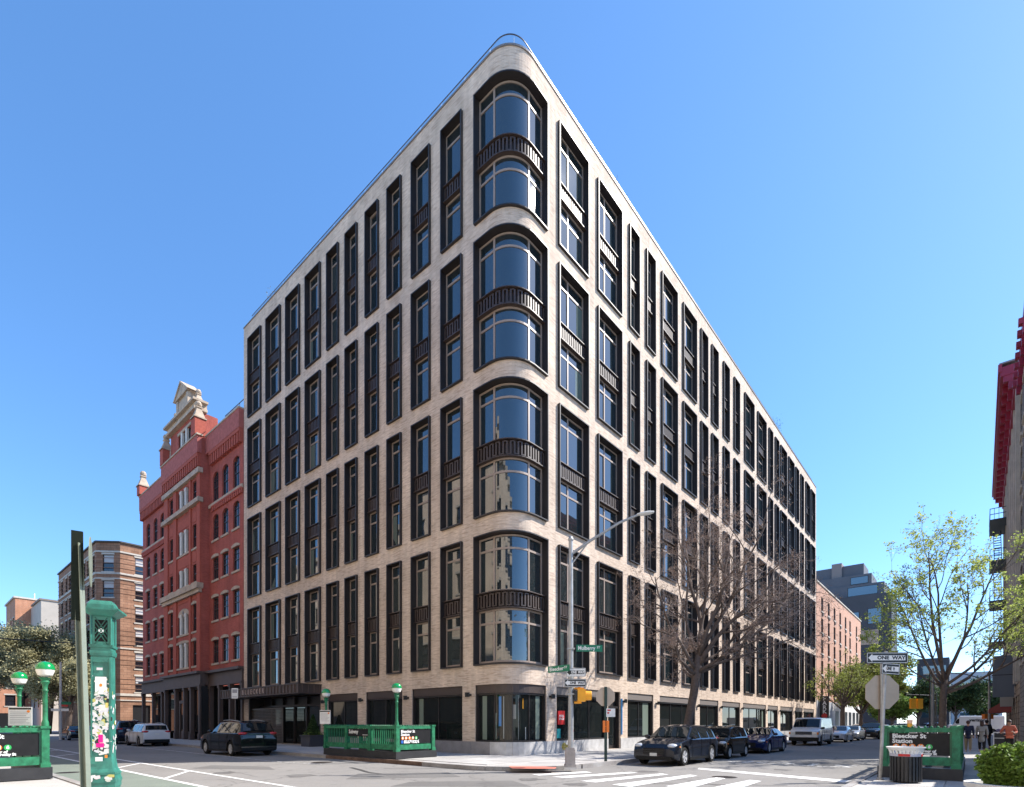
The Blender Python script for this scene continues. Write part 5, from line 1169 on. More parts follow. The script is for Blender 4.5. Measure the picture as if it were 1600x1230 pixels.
# ---- litter bin
lb = thing('litter_bin', 'black slatted litter bin with white flared rim and striped band', 'litter bin', Vector((10.3, 13.98, .15)))
m = MB(); m.lathe([(.30, .06), (.33, .70), (.31, .70), (.28, .06), (0, .06)], n=20); m.lathe([(.26, 0), (.27, .06)], n=20); m.build('liner', M_black, lb)
slm = MB().box(.325, .345, -.026, .026, .04, .70).data('slat', mat('bin_black', (.018, .018, .02), .45))
for k in range(26): put('slat', slm, lb, (0, 0, 0), 2 * pi * k / 26)
ws = MB(); ws.prism([(.31, .70), (.36, .86), (.375, .86), (.325, .70)], -.022, .022); wsd = ws.data('rim_slat', M_white)
for k in range(26): put('rim_slat', wsd, lb, (0, 0, 0), 2 * pi * (k + .5) / 26)
m = MB(); m.lathe([(.35, .84), (.42, .90), (.43, .93), (.40, .93), (.34, .86)], n=26); m.build('rim', M_white, lb, True)
m = MB(); m.lathe([(.351, .69), (.356, .75), (.346, .76)], n=26); m.build('band', mat('band_grey', (.45, .45, .52), .5), lb); 
for a in (-2.3, -.75):
    m = MB(); [m.face([(.358 * cos(a + .09 * k), .358 * sin(a + .09 * k), .695), (.358 * cos(a + .09 * k + .09), .358 * sin(a + .09 * k + .09), .695), (.36 * cos(a + .09 * k + .09), .36 * sin(a + .09 * k + .09), .755), (.36 * cos(a + .09 * k), .36 * sin(a + .09 * k), .755)]) for k in range(-4, 4)]; m.build('red_patch', M_red_enamel, lb)
cup = thing('paper_cup', 'orange and white paper cup left on the right subway railing', 'cup', ent3.location + dL * 1.0 + UP * 1.44); m = MB(); m.lathe([(0, 0), (.05, 0), (.062, .1), (.0, .1)], n=12); m.build('lower', mat('cup_orange', (.80, .38, .03), .5), cup); m = MB(); m.lathe([(.063, .1), (.07, .19), (.075, .2), (0, .2)], n=12); m.build('upper', mat('cup_peach', (.75, .45, .3), .5), cup)

# ---- planters
def leaf_mass(m, pts, s, n, rnd):
    for k in range(n):
        c = pts(rnd); a = Vector((rnd.uniform(-1, 1), rnd.uniform(-1, 1), rnd.uniform(-.3, 1))).normalized(); b = a.cross(Vector((rnd.uniform(-1, 1), rnd.uniform(-1, 1), rnd.uniform(-1, 1)))).normalized(); q = s * rnd.uniform(.6, 1.3)
        m.face([c - b * q * .5, c + a * q * .6, c + b * q * .5, c - a * q * .6])
def leaf_mat(name, col, var=.4, trans=.35):
    if name in MATS: return MATS[name]
    m = bpy.data.materials.new(name); m.use_nodes = True; nt = m.node_tree; b = nt.nodes['Principled BSDF']; b.inputs['Roughness'].default_value = .6; b.inputs['Specular IOR Level'].default_value = .3
    g = nt.nodes.new('ShaderNodeNewGeometry'); r = nt.nodes.new('ShaderNodeMapRange'); r.inputs[3].default_value = 1 - var; r.inputs[4].default_value = 1 + var
    nt.links.new(g.outputs['Random Per Island'], r.inputs[0]); mx = nt.nodes.new('ShaderNodeMix'); mx.data_type = 'RGBA'; mx.blend_type = 'MULTIPLY'; mx.inputs[0].default_value = 1; mx.inputs[6].default_value = tuple(col) + (1,)
    nt.links.new(r.outputs[0], mx.inputs[7]); nt.links.new(mx.outputs[2], b.inputs['Base Color'])
    tr = nt.nodes.new('ShaderNodeBsdfTranslucent'); nt.links.new(mx.outputs[2], tr.inputs[0]); ms = nt.nodes.new('ShaderNodeMixShader'); ms.inputs[0].default_value = trans
    nt.links.new(b.outputs[0], ms.inputs[1]); nt.links.new(tr.outputs[0], ms.inputs[2]); nt.links.new(ms.outputs[0], nt.nodes['Material Output'].inputs[0]); MATS[name] = m; return m
rnd = random.Random(4)
pl = thing('planter_with_topiary', 'clipped cone shrub in a dark square planter beside the canopy', 'planter', LR(16.9, .75, .15), AL)
m = MB(); m.prism([(-.62, .72), (.62, .72), (.52, 0), (-.52, 0)], -.55, .55); m.box(-.66, .66, -.6, .6, .68, .76); m.build('pot', mat('charcoal_pot', (.045, .045, .055), .6), pl)
m = MB()
def cone(r):
    z = r.random() ** 1.3; a = r.uniform(0, 2 * pi); q = (1 - z) * .46 * sqrt(r.uniform(.55, 1)) + .02; return Vector((q * cos(a), q * sin(a), .85 + z * 1.25))
leaf_mass(m, cone, .085, 2600, rnd); m.build('cone_foliage', leaf_mat('topiary_green', (.045, .085, .025)), pl)
m = MB(); leaf_mass(m, lambda r: Vector((r.uniform(-.55, .55), r.uniform(-.5, .5), r.uniform(.72, .95))), .09, 300, rnd); m.build('underplanting', leaf_mat('fresh_green', (.16, .22, .05)), pl)
m = MB(); m.cyl((0, 0, .6), (0, 0, 1.9), .03, .01, 6); m.build('stem', mat('bark', (.07, .05, .04), .9), pl)
bp_ = thing('planter_with_bush', 'bright green rounded bush in a low white stone planter at the bottom right corner', 'planter', Vector((9.1, 9.6, .15)))
m = MB(); m.lathe([(.62, 0), (.72, .36), (.76, .38), (.76, .46), (.62, .46), (.60, .40), (0, .40)], n=24); m.build('pot', mat('white_stone_pot', (.58, .57, .54), .7, noise=.15, nscale=5), bp_, True)
m = MB()
def ball(r):
    a = r.uniform(0, 2 * pi); c = r.uniform(-.75, 1); q = (r.uniform(.6, 1) ** .5) * (1 + .12 * sin(3 * a) + .1 * sin(5 * a + 4 * c)); s = sqrt(max(0, 1 - c * c)); return Vector((q * s * cos(a) * .52, q * s * sin(a) * .52, .70 + c * .46 * q))
leaf_mass(m, ball, .06, 6500, rnd); m.build('foliage', leaf_mat('bush_green', (.135, .215, .035), .5), bp_)
m = MB(); [m.tube([(0, 0, .4), (.2 * cos(k), .2 * sin(k), .9)], [.02, .01], 4) for k in range(6)]; m.build('stem', MATS['bark'], bp_)

# ---- small street things farther off
ws_ = thing('white_street_pole', 'slim white pole with a green street sign across the avenue', 'street lamp', Vector((-43.5, 51.5, .1)))
m = MB(); m.tube([(0, 0, 0), (0, 0, 7.5)], [.12, .08], 8); m.build('pole', mat('pale_grey_paint', (.5, .5, .49), .5), ws_)
m = MB(); m.box(.1, 1.0, -.02, .02, 3.4, 3.65); m.build('green_sign', M_signgreen, ws_); m = MB(); m.box(-.9, .8, -.05, -.02, 2.75, 3.0); m.build('arrow_sign', M_white, ws_)
m = MB(); m.box(.1, .7, -.02, .02, 3.2, 3.36); m.build('red_sign', M_red_enamel, ws_)
bs = thing('parking_post', 'slim post with a white parking sign in front of the canopy', 'sign post', LR(18.9, 4.9, .15)); m = MB(); m.tube([(0, 0, 0), (0, 0, 3.5)], [.035, .035], 6); m.build('post', mat('brown_post', (.10, .08, .07), .6), bs)
m = MB(); m.box(-.2, .2, -.05, -.04, 3.1, 3.75); q = m.build('plate', M_white, bs); m = MB(); m.box(-.15, .15, -.056, -.05, 3.45, 3.68); m.box(-.15, .15, -.056, -.05, 3.18, 3.22); m.build('print', mat('print_grey', (.2, .2, .2)), q)
wr = thing('overhead_cable', 'thin black cable strung across the street at far left', 'cable', Vector((-33, 33, 8.2))); m = MB(); A = Vector((-18, -8, .6)); B = Vector((0, 14, .3))
m.tube([A.lerp(B, k / 10) - UP * .6 * (1 - (2 * k / 10 - 1) ** 2) for k in range(11)], [.045] * 11, 5); m.build('cable', M_black, wr)
def street_lamp(p, h, label, arm, colr, name='street_lamp'):
    t = thing(name, label, 'street lamp', p); m = MB(); m.tube([(0, 0, 0), (0, 0, h)], [.13, .08], 8); m.build('pole', colr, t)
    if arm: m = MB(); m.tube([(0, 0, h - .5), (arm * .5, 0, h + .1), (arm, 0, h + .3)], [.06, .05, .05], 6); m.build('arm', colr, t); m = MB(); m.box(min(arm, arm * 1.2), max(arm, arm * 1.2), -.12, .12, h + .25, h + .4); m.build('lamp_head', colr, t)
    return t
street_lamp(Vector((32.3, 41, .1)), 5.8, 'grey lamp pole behind the leafy tree on the right pavement', 0, M_alu)
street_lamp(Vector((61, 78, .1)), 9.5, 'dark lamp pole far down the side street', 0, M_black)
street_lamp(Vector((46, 51.5, .1)), 6.2, 'far lamp pole with an arm reaching left near the awning', -4.5, M_alu)
sgn = thing('hanging_signal', 'twin yellow traffic signal hanging over the far crossing', 'traffic signal', Vector((60, 80, 4.6)))
for q in (0, 1.0): m = MB(); m.box(q - .38, q + .38, -.2, .2, -.75, .75); m.build('head', M_yellow, sgn); m = MB(); m.tube([(q, 0, .75), (q, 0, 1.4)], [.05, .05], 5); m.build('hanger', M_black, sgn)
m = MB(); m.tube([(3.5, 0, 1.2), (-1, 0, 1.4)], [.06, .05], 6); m.tube([(3.5, 0, -4.5), (3.5, 0, 1.6)], [.1, .1], 8); m.build('mast', M_black, sgn)
pbx = thing('orange_signal_box', 'orange plastic signal box on the far corner by the white truck', 'traffic signal', Vector((58.3, 65.5, 2.2))); MB().box(-.55, .55, -.2, .2, 0, .6).build('box', M_orangep, pbx); MB().box(-.05, .05, -.05, .05, -1.9, 0).build('post', M_black, pbx)
for p, lab in ((Vector((52.6, 88, .1)), 'orange and white barrel by the far parked cars'), (Vector((40.5, 66.0, .1)), 'orange construction barrel behind the white van')):
    b = thing('construction_barrel', lab, 'barrel', p); m = MB(); m.lathe([(.3, 0), (.28, 1.1), (0, 1.1)], n=12); m.build('body', M_orangep, b); m = MB(); m.lathe([(.31, .35), (.305, .55)], n=12); m.lathe([(.30, .75), (.295, .92)], n=12); m.build('white_band', M_white, b)
ba = thing('sandwich_board', 'small white sandwich board standing by the tan stone shopfront', 'sign', Q(-19.5, 17.5, .15), angx(nR)); m = MB(); [m.bar((q, y_, 0), (q, 0, 1.05), .04, .04) for q in (-.28, .28) for y_ in (-.3, .3)]; [m.bar((-.28, y_ * .5, .5 + .25), (.28, y_ * .5, .5 + .25), .03, .03) for y_ in (-.2, .2)]; m.bar((-.3, 0, 1.05), (.3, 0, 1.05), .05, .05); m.build('frame', M_white, ba); m = MB(); m.face([(-.26, -.27, .12), (.26, -.27, .12), (.26, -.03, 1.0), (-.26, -.03, 1.0)]); m.face([(-.26, .27, .12), (.26, .27, .12), (.26, .03, 1.0), (-.26, .03, 1.0)]); m.build('black_face', M_signblack, ba)
pb = thing('black_planter_box', 'long black planter box against the shopfronts on the right', 'planter', Q(-22, 17.7, .15), angx(dR)); MB().box(-2.2, 2.2, -.4, .4, 0, .9).build('box', M_black, pb); m = MB(); leaf_mass(m, lambda r: Vector((r.uniform(-2.1, 2.1), r.uniform(-.3, .3), r.uniform(.9, 1.2))), .12, 260, rnd); m.build('flowers', leaf_mat('dusty_lilac', (.25, .2, .3)), pb)
rp = thing('wheeled_bin', 'pale grey plastic bin behind the right subway entrance', 'bin', Q(-9.5, 15.3, .15), angx(dR)); m = MB(); m.prism([(-.25, 0), (.25, 0), (.32, 1.0), (-.32, 1.0)], -.3, .3); m.box(-.36, .36, -.34, .34, 1.0, 1.06); m.build('body', mat('pale_plastic', (.42, .43, .44), .6), rp)
# ================================================================== TREES
M_bark = mat('bark_dark', (.12, .092, .078), .9, 0, .2, noise=.3, nscale=9, bump=.4, bscale=18)
M_twig = mat('twig_brown', (.33, .26, .22), .9, 0, .2, noise=.25, nscale=2)
class Grow:
    def __init__(s, seed): s.r = random.Random(seed); s.wood = MB(); s.fine = MB(); s.tips = []
    def branch(s, p, d, L, r0, lv, cfg):
        r = s.r; n = max(2, min(7, int(L / .35))) if lv < 3 else 2; pts = [p.copy()]; rad = [r0]; dd = d.normalized(); st = L / n
        for i in range(n):
            w = cfg['wig'][min(lv, len(cfg['wig']) - 1)]
            dd = (dd + Vector((r.gauss(0, w), r.gauss(0, w), r.gauss(0, w))) + UP * cfg['up'][min(lv, len(cfg['up']) - 1)]).normalized()
            pts.append(pts[-1] + dd * st); rad.append(r0 * (1 - .72 * (i + 1) / n))
        (s.wood if lv < 2 else s.fine).tube(pts, rad, 7 if lv == 0 else (5 if lv == 1 else 3), 0, lv < 2)
        if lv >= cfg['depth']: s.tips += [(pts[-1], dd)] + ([(pts[1], dd)] if n > 1 else []); return
        k = cfg['kids'][lv]
        for j in range(k):
            t = cfg['from'] + (1 - cfg['from']) * (j + r.random()) / k if lv else .3 + .7 * (j + r.random()) / k
            i = min(n - 1, int(t * n)); f = t * n - i; q = pts[i].lerp(pts[i + 1], min(1, f)); ax = (pts[i + 1] - pts[i]).normalized()
            side = ax.cross(Vector((r.gauss(0, 1), r.gauss(0, 1), r.gauss(0, 1)))).normalized(); sp_ = cfg['spread'] * r.uniform(.6, 1.25)
            nd = (ax * cos(sp_) + side * sin(sp_)).normalized()
            s.branch(q, nd, L * cfg['ratio'] * r.uniform(.65, 1.15) * (1.15 - .45 * t), max(.005, rad[i] * .58), lv + 1, cfg)
        s.tips.append((pts[-1], dd))
def tree(name, label, base, trunk, limbs, cfg, seed, leaf=None, group=None, tw=None):
    # trunk: [(x, y, z, radius)] from the base; limbs: (height index on trunk, direction, length, radius)
    t = thing(name, label, 'tree', base, 0, group); g = Grow(seed)
    tm = MB(); tm.tube([q[:3] for q in trunk], [q[3] for q in trunk], 10)
    for ti, d, L, r0 in limbs:
        i = int(ti); f = ti - i; a = Vector(trunk[i][:3]); b = Vector(trunk[min(i + 1, len(trunk) - 1)][:3]); g.branch(a.lerp(b, f), Vector(d), L, r0, 0, cfg)
    tm.build('trunk', M_bark, t, 'all'); g.wood.build('limbs', M_bark, t, 'all'); g.fine.build('branches', tw or M_twig, t)
    if leaf:
        m = MB(); r = g.r
        for p, d in g.tips:
            if r.random() > leaf.get('keep', 1): continue
            for k in range(leaf['n']):
                c = p + Vector((r.gauss(0, 1), r.gauss(0, 1), r.gauss(0, .8))) * leaf['sc']; s = leaf['s'] * r.uniform(.6, 1.3)
                a = Vector((r.uniform(-1, 1), r.uniform(-1, 1), r.uniform(-.6, 1))).normalized(); b = a.cross(Vector((r.uniform(-1, 1), r.uniform(-1, 1), r.uniform(-1, 1)))).normalized()
                m.face([c - b * s * .45, c + a * s * .6, c + b * s * .45, c - a * s * .6])
        m.build('crown', leaf['mat'], t)
    return t
cfg = dict(depth=4, kids=[8, 6, 5, 3], wig=[.13, .18, .22, .28], up=[.04, .03, .02, .0], ratio=.50, spread=.85, **{'from': .22})
tb = Vector((9.25, 28.5, .15))
tree('bare_tree', 'large bare street tree with reddish twigs leaning over the parked dark cars', tb, [(0, 0, 0, .29), (.12, 0, 1.4, .225), (.42, 0, 3.0, .21), (.62, .05, 4.2, .22), (.75, .1, 5.2, .16)],
     [(3.0, (.95, .1, .48), 7.4, .13), (3.3, (.70, -.3, .95), 6.6, .14), (3.6, (.30, .2, 1.0), 7.4, .15), (3.8, (-.10, -.3, 1.0), 7.0, .13), (3.1, (-.70, .1, .80), 5.6, .11), (2.9, (-1.0, -.2, .25), 3.6, .09), (3.9, (-.38, .3, 1.0), 6.6, .11), (3.5, (.95, .3, .35), 7.0, .10), (3.0, (.5, -.9, .5), 3.6, .1), (2.8, (-.3, .9, .5), 3.4, .1), (4.0, (.5, -.1, 1.0), 7.2, .12), (3.2, (1.0, -.05, .22), 6.2, .09), (4, (.1, .2, 1), 7.6, .1)], cfg, 21,
     dict(n=1, sc=.05, s=.045, mat=leaf_mat('bud_brown', (.28, .19, .145), .35, .15)))
cfg2 = dict(depth=4, kids=[6, 5, 4, 3], wig=[.10, .14, .2, .25], up=[.10, .06, .02, .0], ratio=.52, spread=.62, **{'from': .25})
M_spring = leaf_mat('spring_leaf', (.34, .40, .10), .4, .5)
tree('leafy_tree', 'young street tree with yellow green spring leaves behind the right subway entrance', Vector((20.0, 24.9, .15)), [(0, 0, 0, .19), (.05, 0, 1.5, .15), (.1, 0, 2.9, .14), (.2, 0, 3.8, .11)],
     [(2.2, (-.62, .1, 1.0), 5.2, .07), (2.5, (-.3, -.1, 1.0), 6.0, .075), (2.8, (.0, .2, 1.0), 6.3, .08), (3, (.42, 0, 1.0), 5.6, .075), (2.1, (1.0, -.25, .72), 4.6, .085), (2.0, (1.0, -.6, .5), 4.4, .075), (2.3, (-.9, .3, .6), 3.2, .045), (2.6, (.2, -.6, .9), 4.6, .06), (2.6, (.1, .7, .9), 4.8, .06), (2.4, (-.6, -.4, .9), 4.2, .05), (2.4, (1, -.8, .9), 4.8, .07)], cfg2, 8,
     dict(n=4, sc=.085, s=.08, keep=.42, mat=M_spring), tw=M_bark)
cfg3 = dict(depth=3, kids=[6, 5, 4], wig=[.10, .14, .2], up=[.08, .04, .0], ratio=.52, spread=.75, **{'from': .25})
def std_limbs(r, n, L, rad, tilt=.7, i0=1.0, i1=2.0):
    return [(i0 + (i1 - i0) * k / n, (cos(k * 2.4 + r) * tilt, sin(k * 2.4 + r) * tilt, .75 + .2 * (k % 3)), L * (.8 + .1 * (k % 4)), rad) for k in range(n)]
M_olive = leaf_mat('olive_leaf', (.40, .375, .215), .3, .45); M_yg = leaf_mat('yellow_green_leaf', (.21, .245, .055), .4, .4); M_deep = leaf_mat('deep_green_leaf', (.05, .085, .03), .5, .3); M_fresh = leaf_mat('fresh_leaf', (.12, .19, .035), .4, .4)
grp = 'trees across the avenue'
for k, (a, b, h, L, lab) in enumerate(((4.2, -85, 8.0, 6.6, 'broad olive green tree with twin dark trunks behind the leaning sign post'), (6, -96, 8.5, 7.2, 'broad olive green tree at far left behind the globe lamps'), (9, -104, 8.5, 6.8, 'olive green tree cut by the left edge of the street'), (3.0, -79.5, 6.0, 4.6, 'smaller olive tree just left of the brown corner building'))):
    tree('street_tree', lab, Q(a, b, .1), [(0, 0, 0, .42), (.3, .2, h * .6, .34), (.5, .3, h, .28)], std_limbs(k, 12, L, .17, .8), cfg3, 40 + k, dict(n=17, sc=.45, s=.22, mat=M_olive), grp)
tree('bare_tree', 'bare tree whose twigs reach into the left edge above the globe lamps', Q(17.0, -33.2, .15), [(0, 0, 0, .25), (.1, 0, 3, .2), (.1, .1, 5.0, .17)], std_limbs(.5, 11, 4.6, .09, .62), dict(cfg3, depth=4, kids=[6, 5, 4, 3]), 61)
tree('street_tree', 'sparse yellow green tree in front of the salmon building', RR(56.5, 4.4, .15), [(0, 0, 0, .30), (.05, 0, 3.0, .24), (.1, 0, 4.4, .2)], std_limbs(.3, 10, 4.6, .11, .85), cfg3, 71, dict(n=3, sc=.2, s=.15, keep=.45, mat=M_yg), 'trees down the side street', M_bark)
tree('street_tree', 'fuller green tree beyond the sparse one on the side street', RR(70, 4.5, .15), [(0, 0, 0, .28), (.05, 0, 2.4, .24), (.1, 0, 3.4, .2)], std_limbs(.9, 10, 4.4, .11, .8), cfg3, 72, dict(n=6, sc=.3, s=.2, mat=M_yg), 'trees down the side street', M_bark)
tree('street_tree', 'light green tree beside the dark stepped building', RR(84, 5.2, .15), [(0, 0, 0, .3), (.1, 0, 3.5, .25), (.1, 0, 5.5, .2)], std_limbs(1.7, 11, 6.0, .12, .75), cfg3, 73, dict(n=7, sc=.36, s=.28, mat=M_yg), 'trees down the side street', M_bark)
for k, (x, y, h, L, lab) in enumerate(((82, 108, 4, 5.2, 'dark green tree across the far avenue left of the leafy trunk'), (93, 112, 4.5, 5.4, 'dark green tree straight behind the leafy trunk'), (101, 113, 4, 5.0, 'dark green tree across the far avenue above the white truck'), (110, 122, 5, 5.6, 'dark green tree across the far avenue near the awning'), (74, 104, 3, 3.6, 'low green tree across the far avenue beside the hanging signal'))):
    tree('park_tree', lab, Vector((x, y, 0)), [(0, 0, 0, .3), (.1, .1, h * .6, .25), (.2, .1, h, .2)], std_limbs(k * .7, 10, L, .13, .85), cfg3, 80 + k, dict(n=8, sc=.4, s=.34, mat=M_deep if k < 4 else M_fresh), 'trees across the far avenue', M_bark)

# ================================================================== VEHICLES  (local x forward)
def interp(tab, x):
    if x <= tab[0][0]: return tab[0][1]
    for (a, va), (b, vb) in zip(tab[:-1], tab[1:]):
        if x <= b:
            t = (x - a) / (b - a); return va + (vb - va) * t
    return tab[-1][1]
SH = {
 'suv': dict(top=[(-1, .56), (-.975, .66), (-.93, .70), (-.74, .93), (-.5, .985), (-.1, 1), (.12, .965), (.44, .675), (.6, .655), (.82, .60), (.95, .53), (1, .42)], ws=(.14, .44), rw=(-.93, -.76), cab=(-.86, .34), wb=.60, belt=.635),
 'wagon': dict(top=[(-1, .52), (-.985, .64), (-.95, .68), (-.86, .93), (-.8, .97), (-.3, 1), (.08, .975), (.40, .69), (.6, .665), (.82, .615), (.95, .54), (1, .42)], ws=(.10, .40), rw=(-.95, -.865), cab=(-.84, .30), wb=.60, belt=.64),
 'sedan': dict(top=[(-1, .5), (-.975, .66), (-.9, .71), (-.70, .735), (-.38, .965), (-.15, 1), (.06, .98), (.38, .71), (.6, .675), (.82, .60), (.95, .52), (1, .4)], ws=(.08, .38), rw=(-.69, -.40), cab=(-.60, .30), wb=.58, belt=.675),
 'hatch': dict(top=[(-1, .55), (-.98, .66), (-.92, .72), (-.78, .95), (-.4, 1), (.1, .985), (.3, .94), (.68, .66), (.85, .60), (.96, .52), (1, .4)], ws=(.32, .68), rw=(-.92, -.79), cab=(-.82, .56), wb=.64, belt=.63),
 'van': dict(top=[(-1, .5), (-.995, .95), (-.97, .985), (-.9, 1), (.40, 1), (.48, .975), (.72, .63), (.8, .60), (.93, .55), (.985, .50), (1, .4)], ws=(.49, .72), rw=None, cab=(.30, .62), wb=.56, belt=.58),
 'truck': dict(top=[(-1, .98), (-.99, 1), (.55, 1), (.58, .92), (.64, .88), (.80, .55), (.95, .50), (1, .4)], ws=(.64, .80), rw=None, cab=(.58, .72), wb=.58, belt=.55)}
M_tyre = mat('tyre', (.012, .012, .012), .85, 0, .2); M_rim = mat('alloy_rim', (.55, .55, .56), .35, .3); M_rimd = mat('dark_rim', (.07, .07, .075), .35, .6)
M_cglass = glass_mat('car_glass', (.010, .014, .016), 0, 1.5, .02); M_lamp = mat('headlamp', (.55, .57, .60), .12, .3); M_tail = mat('tail_lamp', (.35, .008, .01), .2, coat=.5); M_amber = mat('amber_lamp', (.75, .20, .01), .25)
M_chrome = mat('chrome', (.62, .62, .63), .12, 1.0); M_plastic = mat('black_plastic', (.007, .007, .0075), .5, 0, .25); M_plate = mat('number_plate', (.6, .6, .57), .5)
def paint(name, c): return mat('car_' + name, c, .07 if max(c) < .1 else .3, .0, .55, coat=0 if max(c) < .1 else .7)
def ellip(m, c, r, n=12):
    m.lathe([(cos(-pi / 2 + pi * k / 8), sin(-pi / 2 + pi * k / 8)) for k in range(9)], M=T(*c) @ Matrix.Diagonal((r[0], r[1], r[2], 1)), n=n)
wheel_cache = {}
def wheel_data(r, w, rim):
    key = (r, rim.name)
    if key not in wheel_cache:
        RX_ = Matrix.Rotation(-pi / 2, 4, 'X')        # axle along +y
        m = MB(); m.lathe([(r * .66, -w / 2), (r * .9, -w / 2), (r, -w * .36), (r, w * .36), (r * .9, w / 2), (r * .66, w / 2)], M=RX_, n=22)
        ty = m.data('wheel', M_tyre, 40)
        m = MB(); m.lathe([(r * .66, w * .45), (r * .60, w * .42), (r * .58, w * .2)], M=RX_, n=22); m.lathe([(r * .62, w * .12), (0, w * .12)], M=RX_, n=16)
        for k in range(5):
            for q in (-.16, .16):
                a = 2 * pi * k / 5; b = a + q
                m.bar((r * .1 * cos(a), w * .40, r * .1 * sin(a)), (r * .61 * cos(b), w * .42, r * .61 * sin(b)), .045, .03, up=(0, 1, 0))
        m.lathe([(r * .15, w * .2), (r * .15, w * .43), (0, w * .44)], M=RX_, n=10)
        wheel_cache[key] = (ty, m.data('rim', rim))
    return wheel_cache[key]
def car(name, label, loc, rz, kind, L, W, Hh, pm, rim=None, r=.34, cat='car', group=None, detail=2, rear=None):
    S = SH[kind]; t = thing(name, label, cat, loc, rz, group); hl, hw = L / 2, W / 2; zb0 = .22 if kind != 'sedan' else .18
    if kind in ('van', 'truck'): zb0 = .32
    wx = (S['wb'] * hl + (.02 * L if kind not in ('van',) else .05 * L), -S['wb'] * hl); R = r + .07
    def top(f): return interp(S['top'], f) * Hh
    def sec(x):
        f = x / hl; zt = top(f); wid = hw * (1 - .10 * max(0, (abs(f) - .72) / .28) ** 2.2)
        if kind in ('van', 'truck'): wid = hw * (1 - .06 * max(0, (abs(f) - .85) / .15) ** 2)
        belt = min(S['belt'] * Hh, zt - .045 * Hh); rise = max(0, (abs(f) - .86) / .14) ** 1.5 * .12
        zb = zb0 + rise
        for w_ in wx:
            dx = abs(x - w_)
            if dx < R: zb = max(zb, r + sqrt(R * R - dx * dx))
        lean = (zt - belt) / (Hh * (1 - S['belt'])); wr = wid * ((.93 - .20 * max(0, min(1, lean))) if kind not in ('van', 'truck') else (.97 - .09 * max(0, min(1, lean))))
        zm = max(zb + .015, belt * .62)
        if belt < zm + .02: belt = zm + .02
        if zt < belt + .02: zt = belt + .02
        return [(0, zb), (wid * .9, zb), (wid * .985, zb + .01), (wid, zm), (wid * .985, belt - .01), (wid * .955, belt + .012), (wr, max(belt + .014, zt - .05)), (wr * .9, max(belt + .016, zt - .012)), (wr * .5, zt + .012), (0, zt + .018)]
    xs = sorted(set([round(-hl + L * k / 40, 4) for k in range(41)] + [round(q * hl, 4) for q, _ in S['top']] + [round(w_ + R * cos(pi * k / 10), 4) for w_ in wx for k in range(11)]))
    m = MB(); secs = [sec(x) for x in xs]; ns = len(secs[0])
    for x, s in zip(xs, secs):
        for y, z in s: m.v.append((x, y, z))
        for y, z in s[1:-1][::-1]: m.v.append((x, -y, z))
    k = 2 * ns - 2
    for i in range(len(xs) - 1):
        for j in range(k):
            j2 = (j + 1) % k; m.f.append((i * k + j, (i + 1) * k + j, (i + 1) * k + j2, i * k + j2)); m.m.append(1 if j in (0, k - 1) else 0); m.uv.append(None)
    for i in (0, len(xs) - 1): m.f.append(tuple(i * k + j for j in (range(k) if i == 0 else reversed(range(k))))); m.m.append(0); m.uv.append(None)
    m.build('body', [pm, M_plastic], t, 32)
    def top_patch(nm, f0, f1, fr=.86, lift=.006, y0=-1, y1=1, mt=None):
        m = MB(); n = 8; cols = 8; rows_ = []; sx_ = .022 if f0 > 0 else -.022
        for i in range(n + 1):
            f = f0 + (f1 - f0) * i / n; x = f * hl; s = sec(x); a = s[7]; c = s[9]; row = []
            for j in range(cols + 1):
                u = y0 + (y1 - y0) * j / cols; yy = u * s[6][0] * fr; z = c[1] + (a[1] - c[1]) * (abs(u) ** 2) * .7; row.append((x + sx_, yy, z + lift + .009))
            rows_.append(row)
        for i in range(n):
            for j in range(cols): m.face([rows_[i][j], rows_[i + 1][j], rows_[i + 1][j + 1], rows_[i][j + 1]])
        return m.build(nm, mt or M_cglass, t, 'all')
    top_patch('windshield', S['ws'][0] + .015, S['ws'][1] - .015, .92)
    if S['rw']: top_patch('rear_window', S['rw'][0] + .01, S['rw'][1] - .005, .88)
    # side glass and door seams
    c0, c1 = S['cab']; spl = {'van': [(c0, c1)], 'truck': [(c0, c1)], 'hatch': [(c0, -.30), (-.24, c1)]}.get(kind, [(c0, -.52), (-.47, -.10), (-.05, c1)])
